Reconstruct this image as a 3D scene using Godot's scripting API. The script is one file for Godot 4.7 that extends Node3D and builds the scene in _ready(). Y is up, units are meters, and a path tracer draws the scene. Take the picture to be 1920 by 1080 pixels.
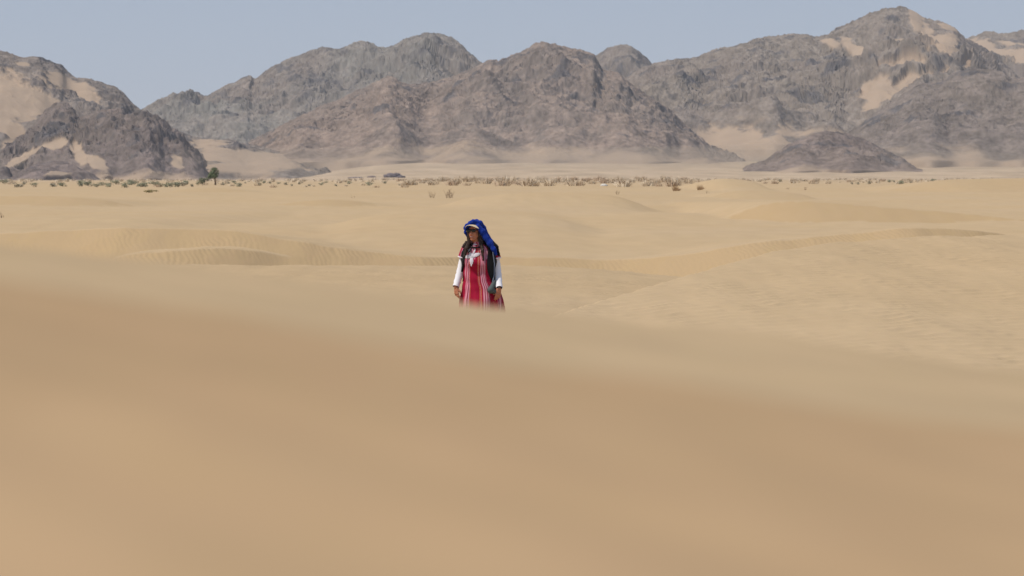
extends Node3D

# Distances are metres, y is up, the photographer looks along -z and stands at the origin.
# Places are given by bearing and elevation as surveyed from the photographer (in 1/FOCAL) and a distance.
const EYE := 2.25
const LEVEL := 325.0
var FOCAL := 540.0 / tan(deg_to_rad(6.75))
var ridges: Array = []
var n_warp: FastNoiseLite
var n_broad: FastNoiseLite
var n_fine: FastNoiseLite
var n_line: FastNoiseLite
var used := {}


func _ready() -> void:
	# ---- camera, sky, sun, exposure
	var cam := Camera3D.new()
	cam.name = "camera"
	cam.position = Vector3(0, EYE, 0)
	cam.rotation.x = -atan((540.0 - LEVEL) / FOCAL)
	cam.fov = 13.5
	cam.near = 0.05
	cam.far = 12000.0
	var lens := CameraAttributesPhysical.new()
	lens.frustum_focal_length = 12.0 / tan(deg_to_rad(6.75))
	lens.frustum_focus_distance = 39.0
	lens.frustum_near = 0.05
	lens.frustum_far = 12000.0
	lens.exposure_aperture = 5.6
	cam.attributes = lens
	add_child(cam)
	cam.current = true

	var sky_look := ProceduralSkyMaterial.new()
	sky_look.sky_top_color = lin(0.22, 0.33, 0.52)
	sky_look.sky_horizon_color = lin(0.475, 0.53, 0.605)
	sky_look.sky_curve = 0.13
	sky_look.ground_bottom_color = lin(0.36, 0.29, 0.20)
	sky_look.ground_horizon_color = lin(0.42, 0.40, 0.38)
	sky_look.sun_angle_max = 4.0
	var sky := Sky.new()
	sky.sky_material = sky_look
	var env := Environment.new()
	env.background_mode = Environment.BG_SKY
	env.sky = sky
	env.background_energy_multiplier = 1.0
	env.tonemap_mode = Environment.TONE_MAPPER_LINEAR
	env.tonemap_exposure = 1.0
	env.fog_enabled = true
	env.fog_density = 0.00006
	env.fog_light_color = lin(0.68, 0.67, 0.69)
	env.volumetric_fog_enabled = true
	env.volumetric_fog_density = 0.0
	env.sdfgi_enabled = true
	env.ssao_enabled = true
	env.ssil_enabled = true
	var we := WorldEnvironment.new()
	we.name = "world_environment"
	we.environment = env
	add_child(we)

	var sun := DirectionalLight3D.new()
	sun.name = "sun"
	sun.light_energy = 1.3
	sun.light_color = Color(1.0, 0.965, 0.91)
	sun.light_angular_distance = 0.5
	sun.shadow_enabled = true
	add_child(sun)
	sun.look_at_from_position(Vector3.ZERO, -Vector3(-0.48, 0.85, 0.18), Vector3(0, 0, 1))

	n_warp = noise(11, 1.0, 3)
	n_broad = noise(12, 1.0, 4)
	n_fine = noise(13, 1.0, 4)
	n_line = noise(14, 1.0, 2)

	survey_dunes()
	build_sand()
	build_mountains()
	build_person()
	build_plants()
	build_rocks()
	build_dust()


# ---------------------------------------------------------------- helpers

func lin(r: float, g: float, b: float) -> Color:
	return Color(r, g, b).linear_to_srgb()


func noise(sd: int, freq: float, octaves: int, ridged := false) -> FastNoiseLite:
	var n := FastNoiseLite.new()
	n.seed = sd
	n.noise_type = FastNoiseLite.TYPE_SIMPLEX_SMOOTH
	n.frequency = freq
	n.fractal_type = FastNoiseLite.FRACTAL_RIDGED if ridged else FastNoiseLite.FRACTAL_FBM
	n.fractal_octaves = octaves
	n.fractal_lacunarity = 2.1
	n.fractal_gain = 0.5
	return n


func numbered(called: String) -> String:
	if not used.has(called):
		used[called] = 0
		return called
	used[called] += 1
	return "%s_%03d" % [called, used[called]]


func tag(o: Node3D, label: String, category := "", group := "", kind := "") -> void:
	o.set_meta("label", label)
	if category:
		o.set_meta("category", category)
	if group:
		o.set_meta("group", group)
	if kind:
		o.set_meta("kind", kind)


func thing(called: String, label: String, category: String, at: Vector3, group := "") -> Node3D:
	var o := Node3D.new()
	o.name = numbered(called)
	add_child(o, true)
	o.position = at
	tag(o, label, category, group)
	return o


func put(called: String, m: Mesh, look: Material, parent: Node3D = null) -> MeshInstance3D:
	var o := MeshInstance3D.new()
	o.name = called if parent else numbered(called)
	o.mesh = m
	o.material_override = look
	(parent if parent else self).add_child(o, true)
	return o


func matte(c: Color, rough := 0.9, spec := 0.3) -> StandardMaterial3D:
	var m := StandardMaterial3D.new()
	m.albedo_color = c
	m.roughness = rough
	m.metallic_specular = spec
	return m


func tinted(rough := 0.95, spec := 0.2) -> StandardMaterial3D:
	var m := matte(Color.WHITE, rough, spec)
	m.vertex_color_use_as_albedo = true
	return m


func smax(a: float, b: float, k: float) -> float:
	var h := maxf(k - absf(a - b), 0.0) / k
	return maxf(a, b) + h * h * k * 0.25


func along(pts: PackedVector2Array, x: float) -> float:
	var n := pts.size()
	if x <= pts[0].x:
		return pts[0].y
	for i in range(1, n):
		if x <= pts[i].x:
			var t := (x - pts[i - 1].x) / (pts[i].x - pts[i - 1].x)
			return lerpf(pts[i - 1].y, pts[i].y, t)
	return pts[n - 1].y


func along_smooth(pts: PackedVector2Array, x: float) -> float:
	var n := pts.size()
	if x <= pts[0].x:
		return pts[0].y
	for i in range(1, n):
		if x <= pts[i].x:
			var a := pts[maxi(i - 2, 0)]
			var b := pts[i - 1]
			var c := pts[i]
			var e := pts[mini(i + 1, n - 1)]
			var t := (x - b.x) / (c.x - b.x)
			var w := c.x - b.x
			var m0 := (c.y - a.y) / maxf(c.x - a.x, 1e-3) * w
			var m1 := (e.y - b.y) / maxf(e.x - b.x, 1e-3) * w
			var t2 := t * t
			var t3 := t2 * t
			return (2.0 * t3 - 3.0 * t2 + 1.0) * b.y + (t3 - 2.0 * t2 + t) * m0 + (3.0 * t2 - 2.0 * t3) * c.y + (t3 - t2) * m1
	return pts[n - 1].y


func pv(list: Array) -> PackedVector2Array:
	var out := PackedVector2Array()
	for k in range(0, list.size(), 2):
		out.append(Vector2(list[k], list[k + 1]))
	return out


# A growing triangle mesh.
class Shape:
	var v := PackedVector3Array()
	var n := PackedVector3Array()
	var c := PackedColorArray()
	var uv := PackedVector2Array()
	var idx := PackedInt32Array()

	func point(p: Vector3, nn: Vector3, col := Color.WHITE, t := Vector2.ZERO) -> int:
		v.append(p)
		n.append(nn)
		c.append(col)
		uv.append(t)
		return v.size() - 1

	# winding is set so that the front faces the vertex normals
	func tri(a: int, b: int, d: int) -> void:
		var g := (v[d] - v[a]).cross(v[b] - v[a])
		if g.dot(n[a] + n[b] + n[d]) < 0.0:
			idx.append_array(PackedInt32Array([a, d, b]))
		else:
			idx.append_array(PackedInt32Array([a, b, d]))

	func quad(a: int, b: int, d: int, e: int) -> void:
		tri(a, b, d)
		tri(a, d, e)

	func flat_tri(a: Vector3, b: Vector3, d: Vector3, nn: Vector3, col: Color) -> void:
		tri(point(a, nn, col), point(b, nn, col), point(d, nn, col))

	func tube(pts: PackedVector3Array, rad: PackedFloat32Array, sides: int, col := Color.WHITE, capped := true, squash := 1.0) -> void:
		var last := pts.size() - 1
		var side := Vector3.ZERO
		var rows: Array = []
		for k in pts.size():
			var dir := (pts[mini(k + 1, last)] - pts[maxi(k - 1, 0)]).normalized()
			if side == Vector3.ZERO:
				side = dir.cross(Vector3(0.31, 0.2, 0.93)).normalized()
			side = (side - dir * side.dot(dir)).normalized()
			var up := dir.cross(side)
			var row := PackedInt32Array()
			for s in sides + 1:
				var a := TAU * s / sides
				var nn := side * cos(a) + up * sin(a) * squash
				row.append(point(pts[k] + nn * rad[k], (side * cos(a) * squash + up * sin(a)).normalized(), col, Vector2(float(s) / sides, float(k) / last)))
			rows.append(row)
		for k in last:
			for s in sides:
				quad(rows[k][s], rows[k][s + 1], rows[k + 1][s + 1], rows[k + 1][s])
		if capped:
			for e in [0, last]:
				var out := (pts[e] - pts[1 if e == 0 else last - 1]).normalized()
				var mid := point(pts[e] + out * rad[e] * 0.35, out, col)
				for s in sides:
					tri(mid, rows[e][s], rows[e][s + 1])

	func mesh() -> ArrayMesh:
		var a := []
		a.resize(Mesh.ARRAY_MAX)
		a[Mesh.ARRAY_VERTEX] = v
		a[Mesh.ARRAY_NORMAL] = n
		a[Mesh.ARRAY_COLOR] = c
		a[Mesh.ARRAY_TEX_UV] = uv
		a[Mesh.ARRAY_INDEX] = idx
		var m := ArrayMesh.new()
		m.add_surface_from_arrays(Mesh.PRIMITIVE_TRIANGLES, a)
		return m


# One continuous skin round tapered capsules [a, b, ra, rb] and ellipsoids [centre, radii], joined by a smooth minimum, meshed as surface nets.
func skin(sh: Shape, bones: Array, cell: float, k: float, place := Transform3D(), wob: FastNoiseLite = null, wamp := 0.0, stretch := Vector3.ONE) -> void:
	var lo := Vector3.INF
	var hi := -Vector3.INF
	for b in bones:
		var r := Vector3.ONE * maxf(b[2], b[3]) if b.size() == 4 else b[1] as Vector3
		var p: Vector3 = b[0]
		var q: Vector3 = b[1] if b.size() == 4 else b[0]
		lo = lo.min(p - r).min(q - r)
		hi = hi.max(p + r).max(q + r)
	var pad := Vector3.ONE * (3.0 * cell + absf(wamp))
	lo -= pad
	hi += pad
	var nx := int((hi.x - lo.x) / cell) + 2
	var ny := int((hi.y - lo.y) / cell) + 2
	var nzz := int((hi.z - lo.z) / cell) + 2
	var f := PackedFloat32Array()
	f.resize(nx * ny * nzz)
	f.fill(1.0)
	for b in bones:
		var cap: bool = b.size() == 4
		var p: Vector3 = b[0]
		var q: Vector3 = b[1] if cap else b[0]
		var ra: float = b[2] if cap else 0.0
		var rb: float = b[3] if cap else 0.0
		var rr: Vector3 = Vector3.ONE * maxf(ra, rb) if cap else b[1] as Vector3
		var small := minf(rr.x, minf(rr.y, rr.z))
		var reach := rr + Vector3.ONE * (k + 2.5 * cell + absf(wamp))
		var l3 := ((p.min(q) - reach - lo) / cell).floor().max(Vector3.ZERO)
		var h3 := ((p.max(q) + reach - lo) / cell).ceil().min(Vector3(nx - 1, ny - 1, nzz - 1))
		var axis := q - p
		var len2 := maxf(axis.length_squared(), 1e-9)
		for z in range(int(l3.z), int(h3.z) + 1):
			for y in range(int(l3.y), int(h3.y) + 1):
				var row := (z * ny + y) * nx
				for x in range(int(l3.x), int(h3.x) + 1):
					var s := lo + Vector3(x, y, z) * cell
					var dd: float
					if cap:
						var t := clampf((s - p).dot(axis) / len2, 0.0, 1.0)
						dd = (s - p - axis * t).length() - lerpf(ra, rb, t)
					else:
						dd = (((s - p) / rr).length() - 1.0) * small
					var was := f[row + x]
					var hh := maxf(k - absf(was - dd), 0.0) / k
					f[row + x] = minf(was, dd) - hh * hh * k * 0.25
	if wob:
		for z in nzz:
			for y in ny:
				var row := (z * ny + y) * nx
				for x in nx:
					if absf(f[row + x]) < 4.0 * cell + wamp:
						var s := (lo + Vector3(x, y, z) * cell) * stretch
						f[row + x] += wamp * wob.get_noise_3dv(s)
	var at := PackedInt32Array()
	at.resize(nx * ny * nzz)
	at.fill(-1)
	var corner := [0, 1, nx, nx + 1, nx * ny, nx * ny + 1, nx * ny + nx, nx * ny + nx + 1]
	var offs := [Vector3(0, 0, 0), Vector3(1, 0, 0), Vector3(0, 1, 0), Vector3(1, 1, 0), Vector3(0, 0, 1), Vector3(1, 0, 1), Vector3(0, 1, 1), Vector3(1, 1, 1)]
	var edges := [[0, 1], [2, 3], [4, 5], [6, 7], [0, 2], [1, 3], [4, 6], [5, 7], [0, 4], [1, 5], [2, 6], [3, 7]]
	for z in nzz - 1:
		for y in ny - 1:
			for x in nx - 1:
				var o := (z * ny + y) * nx + x
				if absf(f[o]) > 2.5 * cell:
					continue
				var inside := 0
				for cc in 8:
					if f[o + corner[cc]] < 0.0:
						inside += 1
				if inside == 0 or inside == 8:
					continue
				var sum := Vector3.ZERO
				var cnt := 0
				for e in edges:
					var fa: float = f[o + corner[e[0]]]
					var fb: float = f[o + corner[e[1]]]
					if (fa < 0.0) != (fb < 0.0):
						sum += (offs[e[0]] as Vector3).lerp(offs[e[1]], fa / (fa - fb))
						cnt += 1
				var g := Vector3(f[o + corner[1]] + f[o + corner[3]] + f[o + corner[5]] + f[o + corner[7]] - f[o] - f[o + corner[2]] - f[o + corner[4]] - f[o + corner[6]],
					f[o + corner[2]] + f[o + corner[3]] + f[o + corner[6]] + f[o + corner[7]] - f[o] - f[o + corner[1]] - f[o + corner[4]] - f[o + corner[5]],
					f[o + corner[4]] + f[o + corner[5]] + f[o + corner[6]] + f[o + corner[7]] - f[o] - f[o + corner[1]] - f[o + corner[2]] - f[o + corner[3]])
				var pos := lo + (Vector3(x, y, z) + sum / cnt) * cell
				at[o] = sh.point(place * pos, (place.basis * g).normalized(), Color.WHITE, Vector2(pos.x, pos.y))
	var sx := 1
	var sy := nx
	var sz := nx * ny
	for z in range(1, nzz - 1):
		for y in range(1, ny - 1):
			for x in range(1, nx - 1):
				var o := (z * ny + y) * nx + x
				if at[o] < 0:
					continue
				var neg := f[o] < 0.0
				if neg != (f[o + sx] < 0.0) and at[o - sy] >= 0 and at[o - sz] >= 0 and at[o - sy - sz] >= 0:
					sh.quad(at[o], at[o - sy], at[o - sy - sz], at[o - sz])
				if neg != (f[o + sy] < 0.0) and at[o - sx] >= 0 and at[o - sz] >= 0 and at[o - sx - sz] >= 0:
					sh.quad(at[o], at[o - sx], at[o - sx - sz], at[o - sz])
				if neg != (f[o + sz] < 0.0) and at[o - sx] >= 0 and at[o - sy] >= 0 and at[o - sx - sy] >= 0:
					sh.quad(at[o], at[o - sx], at[o - sx - sy], at[o - sy])


# ---------------------------------------------------------------- the sand

# crest: bearing, elevation, distance triples; front and back are slopes (rise over run) towards and away from the photographer
func ridge(crest: Array, front: float, back: float, soft := 0.05, fade := 0.27, tone := 1.0) -> void:
	var xs := PackedVector2Array()
	var ds := PackedVector2Array()
	var dmin := 1e9
	var dmax := 0.0
	for k in range(0, crest.size(), 3):
		var d: float = crest[k + 2]
		var x: float = (crest[k] - 960.0) / FOCAL * d
		xs.append(Vector2(x, EYE + (LEVEL - crest[k + 1]) / FOCAL * d))
		ds.append(Vector2(x, d))
		dmin = minf(dmin, d)
		dmax = maxf(dmax, d)
	var x0 := xs[0].x
	var x1 := xs[xs.size() - 1].x
	var step := clampf((x1 - x0) / 400.0, 0.02, 1.0)
	var count := int((x1 - x0) / step) + 1
	var hc := PackedFloat32Array()
	var dc := PackedFloat32Array()
	for i in count:
		var x := x0 + i * step
		hc.append(along_smooth(xs, x) + 0.018 * n_line.get_noise_2d(x * 0.9, dmin) * minf(1.0, dmin / 60.0))
		dc.append(along_smooth(ds, x) + 0.012 * dmin * n_line.get_noise_2d(x * 8.0 / dmin, 40.0 + dmin))
	ridges.append({"x0": x0, "step": step, "n": count, "h": hc, "d": dc, "front": front, "back": back, "soft": soft, "fade": fade, "tone": tone, "near": dmin - 3.0 / front, "far": dmax + 2.5 / back})


func survey_dunes() -> void:
	# the flat on which the person walks, ending in a brink before a trough
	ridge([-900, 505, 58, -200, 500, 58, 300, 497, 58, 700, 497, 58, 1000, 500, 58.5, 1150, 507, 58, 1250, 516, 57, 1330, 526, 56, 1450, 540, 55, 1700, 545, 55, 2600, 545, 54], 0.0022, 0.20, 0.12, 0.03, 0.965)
	# the long dune with a slip face towards the camera
	ridge([-700, 480, 72, -200, 446, 69, 0, 437, 68, 130, 430, 67, 250, 427, 66, 350, 429, 66, 450, 435, 66, 560, 450, 66, 640, 463, 66.5, 720, 473, 67, 800, 480, 67, 900, 480, 68, 1000, 482, 68, 1140, 486, 68, 1280, 475, 67, 1400, 456, 66, 1500, 446, 66, 1600, 437, 66, 1700, 429, 66, 1750, 428, 66.5, 1830, 433, 67, 1900, 440, 68, 2300, 470, 70], 0.30, 0.035, 0.10, 0.03)
	# a small brink in front of it on the left
	ridge([190, 489, 62, 240, 477, 62, 300, 471, 62, 380, 466, 62.6, 450, 467, 63.4, 520, 476, 64.4, 600, 492, 65, 660, 515, 65.4], 0.30, 0.015, 0.08, 0.05)
	# the broad rippled dune on the right
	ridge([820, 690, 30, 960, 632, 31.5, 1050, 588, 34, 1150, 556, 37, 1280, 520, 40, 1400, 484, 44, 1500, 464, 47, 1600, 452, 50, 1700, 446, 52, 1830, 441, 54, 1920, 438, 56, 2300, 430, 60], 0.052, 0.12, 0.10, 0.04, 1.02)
	# brinks farther off
	ridge([-500, 372, 172, -150, 369, 170, 0, 367, 168, 110, 367, 166, 200, 370, 165, 270, 376, 165, 340, 386, 165], 0.09, 0.02, 0.2)
	ridge([440, 392, 165, 520, 382, 165, 600, 374, 165, 660, 376, 165, 720, 385, 166, 800, 396, 166], 0.09, 0.02, 0.2)
	ridge([760, 396, 160, 860, 374, 160, 960, 363, 160, 1060, 361, 162, 1150, 366, 162, 1210, 377, 160, 1270, 390, 158], 0.055, 0.015, 0.3)
	ridge([1340, 386, 122, 1440, 372, 120, 1560, 380, 118, 1700, 391, 116, 1830, 402, 114, 1920, 412, 112, 2200, 440, 108], 0.16, 0.012, 0.08)
	ridge([1300, 368, 232, 1380, 358, 230, 1440, 357, 230, 1490, 362, 228, 1560, 370, 226], 0.06, 0.015, 0.3)
	ridge([1600, 356, 300, 1700, 345, 300, 1770, 337, 300, 1850, 335, 300, 1960, 334, 300, 2300, 338, 300], 0.06, 0.02, 0.2)
	ridge([1290, 352, 330, 1320, 341, 330, 1350, 335, 330, 1400, 338, 330, 1450, 347, 330], 0.05, 0.02, 0.35)
	ridge([280, 362, 285, 340, 354, 285, 400, 352, 285, 450, 356, 283, 520, 366, 280], 0.06, 0.015, 0.2)
	ridge([560, 412, 104, 680, 405, 103, 800, 402, 102, 940, 405, 102, 1060, 412, 101, 1180, 422, 100], 0.035, 0.01, 0.3)
	ridge([-300, 420, 96, 0, 409, 95, 120, 408, 95, 260, 412, 94, 420, 420, 92], 0.035, 0.01, 0.4)


const PLAIN_NEAR := 700.0

func plain_y(px: float, d: float) -> float:
	# beyond the dunes a gravel plain runs up to the foot of the mountains
	var w := smoothstep(480.0, 760.0, px)
	var e := lerpf(338.0, 337.0, w)
	if d > 1250.0:
		e = lerpf(338.0 - 2.0 * smoothstep(1250.0, 2600.0, d), 337.0 - 34.0 * smoothstep(1250.0, 2350.0, d) - 12.0 * smoothstep(2350.0, 4200.0, d), w)
	return EYE + (LEVEL - e) / FOCAL * d


func near_y(x: float, d: float) -> float:
	# the crest on which the camera lies
	var dd := d + 0.22 * n_line.get_noise_2d(x * 1.3, 3.0) + 0.05 * n_line.get_noise_2d(x * 6.0, d * 2.0)
	var room := lerpf(0.7, 2.4, smoothstep(1.0, 3.4, d))
	var xx := room * tanh(x / room)
	var low: float
	var b1 := 0.104 + 0.150 * xx
	var b2 := 0.150 + 0.132 * xx
	var b3 := 0.174 + 0.122 * xx
	if dd < 1.3:
		low = b1 + 0.02 * clampf(1.3 - dd, 0.0, 1.2)
	elif dd < 2.0:
		low = lerpf(b1, b2, smoothstep(1.2, 2.1, dd))
	else:
		low = lerpf(b2, b3, clampf((dd - 2.0) / 1.2, 0.0, 1.6))
		var over := maxf(dd - 3.0, 0.0)
		low += 0.20 * over * over / (over + 1.2)
	var ph := (x * 0.75 + d * 0.66 + 0.12 * n_warp.get_noise_2d(x * 0.9, d * 0.7)) / 0.14
	low -= 0.0014 * sin(TAU * ph) * (1.0 - smoothstep(3.0, 5.0, d))
	return EYE - low + 0.008 * n_broad.get_noise_2d(x * 1.7, d * 1.7)


var face_share := 0.0
var sand_tone := 1.0

func sand_y(x: float, d: float, live: Array, with_ripples := true) -> float:
	var far := smoothstep(68.0, 95.0, d)
	var y := lerpf(-0.62, -0.05, far)
	if d > 60.0:
		y += far * (0.42 * n_broad.get_noise_2d(x * 0.02, d * 0.011) + 0.14 * n_broad.get_noise_2d(x * 0.06 + 50.0, d * 0.035)) * (1.0 - smoothstep(350.0, 650.0, d))
	else:
		y += 0.05 * n_broad.get_noise_2d(x * 0.15, d * 0.1)
	var on_face := 0.0
	var tone := 1.0
	for r in live:
		var g: float = (x - r.x0) / r.step
		if g < 0.0 or g >= r.n - 1.001:
			continue
		var i := int(g)
		var t := g - i
		var hc: float = r.h[i] * (1.0 - t) + r.h[i + 1] * t
		var s: float = d - (r.d[i] * (1.0 - t) + r.d[i + 1] * t)
		var end: float = minf(g, r.n - 1.0 - g) / (r.n * r.fade)
		if end < 1.0:
			hc -= (1.0 - end) * (1.0 - end) * 0.9
		var top: float = hc + s * r.front if s < 0.0 else hc - s * r.back
		if top > y:
			tone = r.tone
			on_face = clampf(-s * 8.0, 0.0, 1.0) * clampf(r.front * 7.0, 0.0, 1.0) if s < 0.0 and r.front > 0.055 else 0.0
		y = smax(y, top, r.soft)
	if d > 350.0:
		y = lerpf(y, plain_y(960.0 + x / d * FOCAL, d), smoothstep(350.0, PLAIN_NEAR, d))
	if d < 27.0:
		y = smax(y, near_y(x, d), 0.4) if d > 4.0 else near_y(x, d)
	elif with_ripples and d < 76.0:
		y += 0.035 * n_broad.get_noise_2d(x * 0.35, d * 0.22)
		var keep := clampf(0.5 + 1.8 * n_warp.get_noise_2d(x * 0.25 + 9.0, d * 0.2), 0.08, 1.1)
		if on_face > 0.5:
			var ph := (x * 0.96 + d * 0.20 + 0.15 * n_warp.get_noise_2d(x * 0.8, d * 0.7)) / 0.145
			y += 0.0056 * keep * sin(TAU * ph) * smoothstep(57.0, 60.0, d)
		else:
			var ph := (d * 0.80 - x * 0.52 + 0.22 * n_warp.get_noise_2d(x * 0.6, d * 0.5)) / 0.31
			var w := sin(TAU * ph)
			y += 0.013 * (0.35 + 0.6 * keep) * (w + 0.3 * w * w) * smoothstep(27.0, 29.0, d) * (1.0 - smoothstep(60.0, 74.0, d))
	face_share = on_face
	sand_tone = tone
	return y


func live_at(d: float) -> Array:
	return ridges.filter(func(r): return d > r.near and d < r.far)


func ground(x: float, d: float) -> float:
	return sand_y(x, d, live_at(d), false)


func build_sand() -> void:
	var ds := PackedFloat32Array()
	var fine := PackedByteArray()
	var spans := [[-9.0, 0.4, 0.55, 0], [0.4, 5.0, 0.035, 0], [5.0, 26.0, 0.5, 0], [26.0, 56.0, 0.105, 1], [56.0, 70.0, 0.075, 1], [70.0, 76.0, 0.25, 1], [76.0, 130.0, 0.6, 0], [130.0, 360.0, 1.6, 0], [360.0, 700.0, 6.0, 0], [700.0, 2000.0, 40.0, 0], [2000.0, 7600.0, 200.0, 0]]
	for s in spans:
		var d: float = s[0]
		while d < s[1] - s[2] * 0.5:
			ds.append(d)
			fine.append(s[3])
			d += s[2]
	var ss := PackedFloat32Array()  # across: fine within the view, coarse beyond
	var mid := 880
	for i in 24:
		ss.append(-7.0 + 6.0 * pow(i / 24.0, 0.5))
	for i in mid + 1:
		ss.append(-1.0 + 2.0 * i / mid)
	for i in 24:
		ss.append(1.0 + 6.0 * pow((i + 1) / 24.0, 2.0))
	var many := ss.size()
	var coarse := PackedInt32Array()
	for i in range(0, many, 4):
		coarse.append(i)
	if coarse[coarse.size() - 1] != many - 1:
		coarse.append(many - 1)
	var v := PackedVector3Array()
	var cc := PackedColorArray()
	var rows: Array = []
	var base := Color(0.428, 0.314, 0.192)
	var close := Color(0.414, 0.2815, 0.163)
	var warm := Color(0.422, 0.302, 0.178)
	var grey := Color(0.428, 0.318, 0.205)
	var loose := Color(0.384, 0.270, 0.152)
	var apron := Color(0.405, 0.308, 0.215)
	for j in ds.size():
		var d := ds[j]
		var wide := sqrt(9.0 + 0.0484 * d * d)
		var live := live_at(d)
		var row := PackedInt32Array()
		row.resize(many)
		row.fill(-1)
		var list := range(many) if fine[j] else Array(coarse)
		for i in list:
			var x := ss[i] * wide
			var y := sand_y(x, d, live)
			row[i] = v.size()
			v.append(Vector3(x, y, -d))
			var a := n_warp.get_noise_2d(x * 0.05 + 100.0, d * 0.04)
			var b := n_fine.get_noise_2d(x * 0.7 + 30.0, d * 0.35)
			var c := base.lerp(warm if a > 0.0 else grey, minf(1.0, absf(a) * 0.8))
			c = c * ((1.0 + 0.06 * b) * sand_tone)
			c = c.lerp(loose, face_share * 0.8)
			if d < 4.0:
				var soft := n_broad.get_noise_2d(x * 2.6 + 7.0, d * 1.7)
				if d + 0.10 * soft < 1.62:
					c = close * (1.0 - 0.10 * smoothstep(0.70, 1.2, d + 0.10 * soft) + 0.09 * soft + 0.05 * n_fine.get_noise_2d(x * 9.0, d * 5.0))  # near sand tone, with the shading just below the lip painted in darker
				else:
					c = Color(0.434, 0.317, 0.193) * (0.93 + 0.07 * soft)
			elif d > 380.0:
				c = c.lerp(apron * (1.0 + 0.30 * n_fine.get_noise_2d(x * 0.02, d * 0.012)), smoothstep(380.0, 800.0, d))
			c.a = 1.0
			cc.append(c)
		rows.append(row)
	var nn := PackedVector3Array()
	nn.resize(v.size())
	for j in ds.size():
		var up: PackedInt32Array = rows[mini(j + 1, ds.size() - 1)]
		var dn: PackedInt32Array = rows[maxi(j - 1, 0)]
		var row: PackedInt32Array = rows[j]
		var st := 1 if fine[j] else 4
		for i in many:
			var o := row[i]
			if o < 0:
				continue
			var l := maxi(i - st, 0)
			var r := mini(i + st, many - 1)
			while row[l] < 0:
				l -= 1
			while row[r] < 0:
				r += 1
			var u := up[i] if up[i] >= 0 else o
			var w := dn[i] if dn[i] >= 0 else o
			if u == w:
				nn[o] = Vector3.UP
				continue
			var a := (v[row[r]] - v[row[l]]).cross(v[u] - v[w])
			nn[o] = a.normalized() if a.y > 0.0 else -a.normalized()
	var idx := PackedInt32Array()
	for j in ds.size() - 1:
		var p: PackedInt32Array = rows[j]
		var q: PackedInt32Array = rows[j + 1]
		if fine[j] and fine[j + 1]:
			for i in many - 1:
				idx.append_array(PackedInt32Array([p[i], q[i], p[i + 1], p[i + 1], q[i], q[i + 1]]))
		else:
			for k in coarse.size() - 1:
				var a := coarse[k]
				var b := coarse[k + 1]
				if not fine[j] and not fine[j + 1]:
					idx.append_array(PackedInt32Array([p[a], q[a], p[b], p[b], q[a], q[b]]))
				elif fine[j + 1]:
					idx.append_array(PackedInt32Array([p[a], q[b], p[b]]))
					for i in range(a, b):
						idx.append_array(PackedInt32Array([p[a], q[i], q[i + 1]]))
				else:
					idx.append_array(PackedInt32Array([q[a], q[b], p[b]]))
					for i in range(a, b):
						idx.append_array(PackedInt32Array([p[i], q[a], p[i + 1]]))
	var arr := []
	arr.resize(Mesh.ARRAY_MAX)
	arr[Mesh.ARRAY_VERTEX] = v
	arr[Mesh.ARRAY_NORMAL] = nn
	arr[Mesh.ARRAY_COLOR] = cc
	arr[Mesh.ARRAY_INDEX] = idx
	var m := ArrayMesh.new()
	m.add_surface_from_arrays(Mesh.PRIMITIVE_TRIANGLES, arr)
	var look := tinted(1.0, 0.0)
	var o := put("sand", m, look)
	tag(o, "pale wind rippled sand dunes running out to the mountains", "", "", "structure")


# ---------------------------------------------------------------- the mountains

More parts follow.
